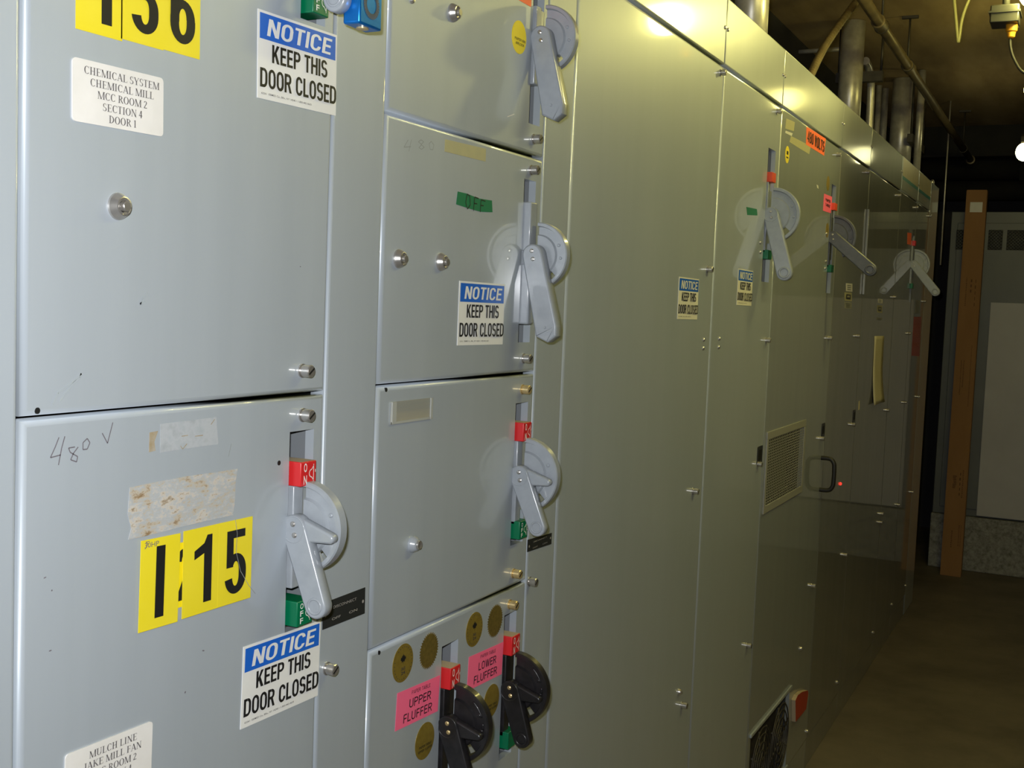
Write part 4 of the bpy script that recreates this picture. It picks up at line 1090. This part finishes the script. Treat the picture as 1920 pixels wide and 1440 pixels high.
box_patch('paper_label', .22, .82, .942, .968, PLATEW, label='white paper label')
for a in ((.28, .34, .70, .775, 16), (.50, .58, .735, .775, 3), (.72, .78, .70, .775, 5), (.3, .36, .47, .56, 22), (.42, .48, .49, .56, 18), (.76, .80, .44, .60, 40), (.3, .50, .228, .262, 8), (.62, .70, .21, .275, 5), (.76, .82, .205, .278, 14), (.40, .47, .075, .12, 9), (.74, .80, .08, .135, 14), (.84, .88, .08, .135, 14)):
    box_patch('printed_marks', a[0], a[1], a[2], a[3], CARDINK, a[4], 'dark printed marks')

# ------------------------------------------------------------------ conduits, pipes
def conduit(px, py, x, r, label, z1=ZC-.002, z0=H+.002):
    c = onx(px, py, x); t = thing('conduit', label, 'conduit', (x, c.y, z0), 'metal conduits rising from the cabinet tops')
    bm = bmesh.new(); tube(bm, [(x, c.y, z0), (x, c.y, z1)], r, 32); finish(bm, 'conduit_pipe', [GALV], t)
    bm = bmesh.new(); lathe(bm, (x, c.y, z0-.001), (0, 0, 1), [(r+.014, 0), (r+.014, .012), (r+.002, .016), (r+.002, .02)], 32); finish(bm, 'locknut', [GALV], t)
    return c
conduit(1408, 40, -.25, .055, 'wide metal conduit above the panel with the NOTICE sticker and handle')
c2 = conduit(1597, 110, -.25, .0525, 'wide metal conduit beside the thin bent conduit')
c3 = conduit(1690, 240, -.22, .060, 'widest far conduit above the teal striped cabinet tops')
conduit(1722, 260, -.095, .019, 'thin conduit at the far end, beyond the widest far conduit')
conduit(1644, 235, -.38, .017, 'thin conduit behind the bent conduit, first of a pair')
conduit(1656, 240, -.36, .020, 'thin conduit behind the bent conduit, second of a pair')
# clamps on the wide conduits
bm = bmesh.new(); cz_ = onx(1612, 135, -.2).z
box(bm, (-.33, c2.y+.058, cz_-.02), (-.12, c2.y+.10, cz_+.025)); tube(bm, [(-.13, c2.y+.08, cz_), (-.13, c2.y+.08, ZC)], .006, 8); tube(bm, [(-.32, c2.y+.08, cz_), (-.32, c2.y+.08, ZC)], .006, 8)
tag(finish(bm, 'strut_channel', [DARKMETAL]), 'dark steel strut hung behind the conduit beside the bent one', 'bracket', 'steel struts bracing the conduits')
bm = bmesh.new(); c_ = onx(1700, 255, -.15)
box(bm, (-.157, c3.y-.20, c_.z-.022), (-.128, c3.y+.30, c_.z+.022)); tube(bm, [(-.14, c3.y-.18, c_.z), (-.14, c3.y-.18, ZC)], .006, 8); tube(bm, [(-.14, c3.y+.28, c_.z), (-.14, c3.y+.28, ZC)], .006, 8)
tag(finish(bm, 'strut_channel', [DARKMETAL]), 'dark steel strut across the widest far conduit', 'bracket', 'steel struts bracing the conduits')
# bent conduit
p1, p2, p3, p4 = onx(1623, 114, -.20), onx(1629, 128, -.20), onx(1633, 160, -.20), onx(1628, 235, -.20)
bm = bmesh.new()
tube(bm, spline([p1, p2, p3, Vector((-.20, p3.y+.02, H+.2)), Vector((-.20, p3.y+.02, H+.003))], 10), .018, 14)
tag(finish(bm, 'bent_conduit', [GALV]), 'thin metal conduit bent into the side of a wide conduit', 'conduit')
# flexible conduit (ribbed)
fa = onx(1514, 140, -.06); fa.z = H+.012; fm = onx(1556, 72, -.07); fb = onx(1606, 2, -.08)
pts = spline([fa, fa.lerp(fm, .5)+Vector((0, 0, .008)), fm, fb, onx(1640, -40, -.08)], 40)
bm = bmesh.new(); tube(bm, pts, .012, 12, rads=[.0115 if i % 3 else .0142 for i in range(len(pts))])
tag(finish(bm, 'flexible_conduit', [RUSTPIPE]), 'ribbed flexible conduit slanting up from the cabinet top', 'conduit')
# rod across
a_, b_ = ony(1470, 99, 5.75), ony(1575, 92, 5.75)
bm = bmesh.new(); d_ = (b_-a_); tube(bm, [Vector((XL+.001, 5.75, a_.z)), Vector((b_.x+.02, 5.75, b_.z))], .011, 10)
tag(finish(bm, 'steel_rod', [GALV]), 'thin level metal rod behind the ribbed flexible conduit', 'rod')
# overhead pipe with couplings
t = thing('overhead_pipe', 'long brown overhead pipe running above the cabinet row', 'pipe', (0, 6, 2.70))
pz = lambda y: 2.746 - (y-4.326)*.0100
bm = bmesh.new(); tube(bm, [(0, 2.6, pz(2.6)), (0, 8.50, pz(8.50))], .021, 16); finish(bm, 'pipe', [RUSTPIPE], t)
for px, py in ((1650, 42), (1705, 112)):
    y = onx(px, py, 0).y; bm = bmesh.new(); lathe(bm, (0, y-.05, pz(y)), (0, 1, 0), [(.021, 0), (.027, .004), (.027, .09), (.021, .10)], 18); finish(bm, 'coupling', [RUSTPIPE], t)
bm = bmesh.new(); lathe(bm, (0, 8.49, pz(8.5)), (0, 1, 0), [(.021, 0), (.030, .002), (.030, .04), (0, .041)], 18); finish(bm, 'end_cap', [RUSTPIPE], t)
for px, py in ((1654, 36), (1703, 98), (1806, 270)):
    y = onx(px, py, 0).y; bm = bmesh.new(); tube(bm, [(0, y, pz(y)+.02), (0, y, ZC-.001)], .0045, 8)
    pts = [(.026*math.sin(2*math.pi*k/20), y, pz(y)+.026*math.cos(2*math.pi*k/20)) for k in range(21)]; tube(bm, pts, .003, 6, 0, False)
    box(bm, (-.035, y-.01, ZC-.012), (.035, y+.01, ZC-.001)); finish(bm, 'pipe_hanger', [DARKMETAL], t)
# dark pipes crossing above the enclosure
for y, z, r, lb in ((8.95, 2.70, .085, 'upper dark pipe crossing above the enclosure'), (8.75, 2.52, .070, 'lower dark pipe crossing above the enclosure')):
    bm = bmesh.new(); tube(bm, [(XL-.01, y, z), (XR+.01, y, z)], r, 20); box(bm, (.3, y-.012, z), (.33, y+.012, ZC)); box(bm, (1.6, y-.012, z), (1.63, y+.012, ZC)); tag(finish(bm, 'crossing_pipe', [NEARBLACK]), lb, 'pipe', 'dark pipes crossing overhead')
bm = bmesh.new(); box(bm, (XL+.001, 8.60, 2.74), (XR-.001, 8.70, ZC-.001)); tag(finish(bm, 'ceiling_beam', [NEARBLACK]), 'dark beam under the ceiling above the enclosure', 'beam')
# thin upright rod in the dark gap
a_ = ony(1772, 352, 7.6); b_ = ony(1763, 497, 7.6); bm = bmesh.new(); tube(bm, [Vector((a_.x, 7.6, ZC-.001)), a_, b_], .005, 8)
tag(finish(bm, 'hanging_rod', [GALV]), 'thin rod hanging in the dark gap beside the end panel', 'rod')

# ------------------------------------------------------------------ lamps, added fill light, junction box, hanging cable
def lamp(c, r, gm, label):
    t = thing('ceiling_lamp', label, 'lamp', (c[0], c[1], c[2]), 'globe lamps hanging under the ceiling')
    bm = bmesh.new(); bmesh.ops.create_uvsphere(bm, u_segments=24, v_segments=14, radius=r)
    for v in bm.verts: v.co = Vector((c[0]+v.co.x, c[1]+v.co.y, c[2]+v.co.z*1.1))
    for f in bm.faces: f.smooth = True
    finish(bm, 'globe', [gm], t)
    bm = bmesh.new(); lathe(bm, (c[0], c[1], c[2]+r*.95), (0, 0, 1), [(r*.4, 0), (r*.5, .01), (r*.5, .04), (.016, .05), (.010, .055), (.012, ZC-c[2]-r*.95-.001)], 20); finish(bm, 'lamp_socket', [DARKMETAL], t)
    return t
lamp((.585, 3.88, 2.615), .045, LAMPGLASS, 'lit globe lamp by the junction box with orange connector')
lamp((.53, 5.40, 2.60), .045, LAMPGLASS_MID, 'lit globe lamp over the aisle midway between two others')
ft = thing('added_fill_light', 'added twin tube fill light over the aisle, out of view, facing the plain wide panel', 'lamp', (1.25, 2.6, 2.74))  # fixture added out of view to brighten the middle cabinets
bm = bmesh.new(); box(bm, (1.16, 1.95, 2.76), (1.34, 3.25, 2.82), 0, .006); tube(bm, [(1.25, 2.2, 2.81), (1.25, 2.2, ZC)], .008, 8); tube(bm, [(1.25, 3.0, 2.81), (1.25, 3.0, ZC)], .008, 8)
finish(bm, 'fill_light_housing', [LOCKER], ft)
for x in (1.205, 1.295):
    bm = bmesh.new(); tube(bm, [(x, 2.0, 2.738), (x, 3.2, 2.738)], .016, 16); finish(bm, 'tube', [FILL_TUBE], ft)
p = onz(1921, 285, 2.53)
lamp((p.x, p.y, 2.53), .045, LAMPGLASS_FAR, 'lit globe lamp farthest down the aisle')
jy = 3.95
ja, jb = ony(1858, 30, jy), ony(1912, 30, jy); jc = ony(1885, 47, jy)
t = thing('junction_box', 'dark metal junction box with orange connector under the ceiling', 'junction box', ((ja.x+jb.x)/2, jy, jc.z))
bm = bmesh.new(); box(bm, (ja.x, jy-.04, jc.z), (jb.x, jy+.05, jc.z+.055), 0, .004); box(bm, (ja.x-.004, jy-.045, jc.z+.03), (jb.x+.004, jy+.055, jc.z+.036), 0)
tube(bm, [((ja.x+jb.x)/2, jy, jc.z+.05), ((ja.x+jb.x)/2, jy, ZC-.001)], .011, 12)
finish(bm, 'box_body', [mat('black_box_enamel', (.018, .018, .016), .35)], t)
oc = ony(1897, 50, jy); bm = bmesh.new(); lathe(bm, (oc.x, jy, jc.z+.002), (0, 0, -1), [(.017, 0), (.017, .022), (.013, .026), (.011, .040), (.007, .044), (0, .044)], 14); finish(bm, 'cord_connector', [ORANGECONN], t)
bm = bmesh.new(); e_ = ony(1894, 70, jy); q = [ony(1894, 70, jy), ony(1895, 90, jy), ony(1902, 112, jy), ony(1918, 135, jy), ony(1945, 140, jy), ony(1965, 110, jy), ony(1975, 40, jy)]
tube(bm, spline([Vector((oc.x, jy, jc.z-.038))]+q+[Vector((q[-1].x, jy, ZC-.002))], 8), .0045, 10); finish(bm, 'power_cord', [RUBBER], t)
ly = 4.3
q = [ony(1787, -20, ly), ony(1791, 20, ly), ony(1795.5, 70, ly), ony(1797, 78, ly), ony(1799, 68, ly), ony(1803, 40, ly), ony(1810, 16, ly), ony(1822, -12, ly)]
bm = bmesh.new(); tube(bm, [Vector((q[0].x-.01, ly, ZC-.001))]+spline(q, 6)+[Vector((q[-1].x+.04, ly, ZC-.001))], .0055, 8)
tag(finish(bm, 'cable_loop', [OLIVE]), 'loop of olive cable hanging from the ceiling', 'cable')

# ------------------------------------------------------------------ light
w = bpy.data.worlds.new('world'); scn.world = w; w.use_nodes = True
w.node_tree.nodes['Background'].inputs['Color'].default_value = (.9, .8, .6, 1); w.node_tree.nodes['Background'].inputs['Strength'].default_value = .02
fl = bpy.data.lights.new('camera_flash', 'AREA'); fl.shape = 'RECTANGLE'; fl.size = .03; fl.size_y = .018; fl.energy = 18.5; fl.color = (.97, .985, 1.0)
fo = bpy.data.objects.new('camera_flash', fl); COL.objects.link(fo)
fo.matrix_world = Matrix.Translation(CAM + Up*.055 + Rt*-.03 + Fw*.02) @ M3.to_4x4()

vs_ = scn.view_settings
vs_.view_transform = 'Standard'; vs_.look = 'None'; vs_.gamma = 1.0; vs_.use_curve_mapping = False; vs_.exposure = 0.12
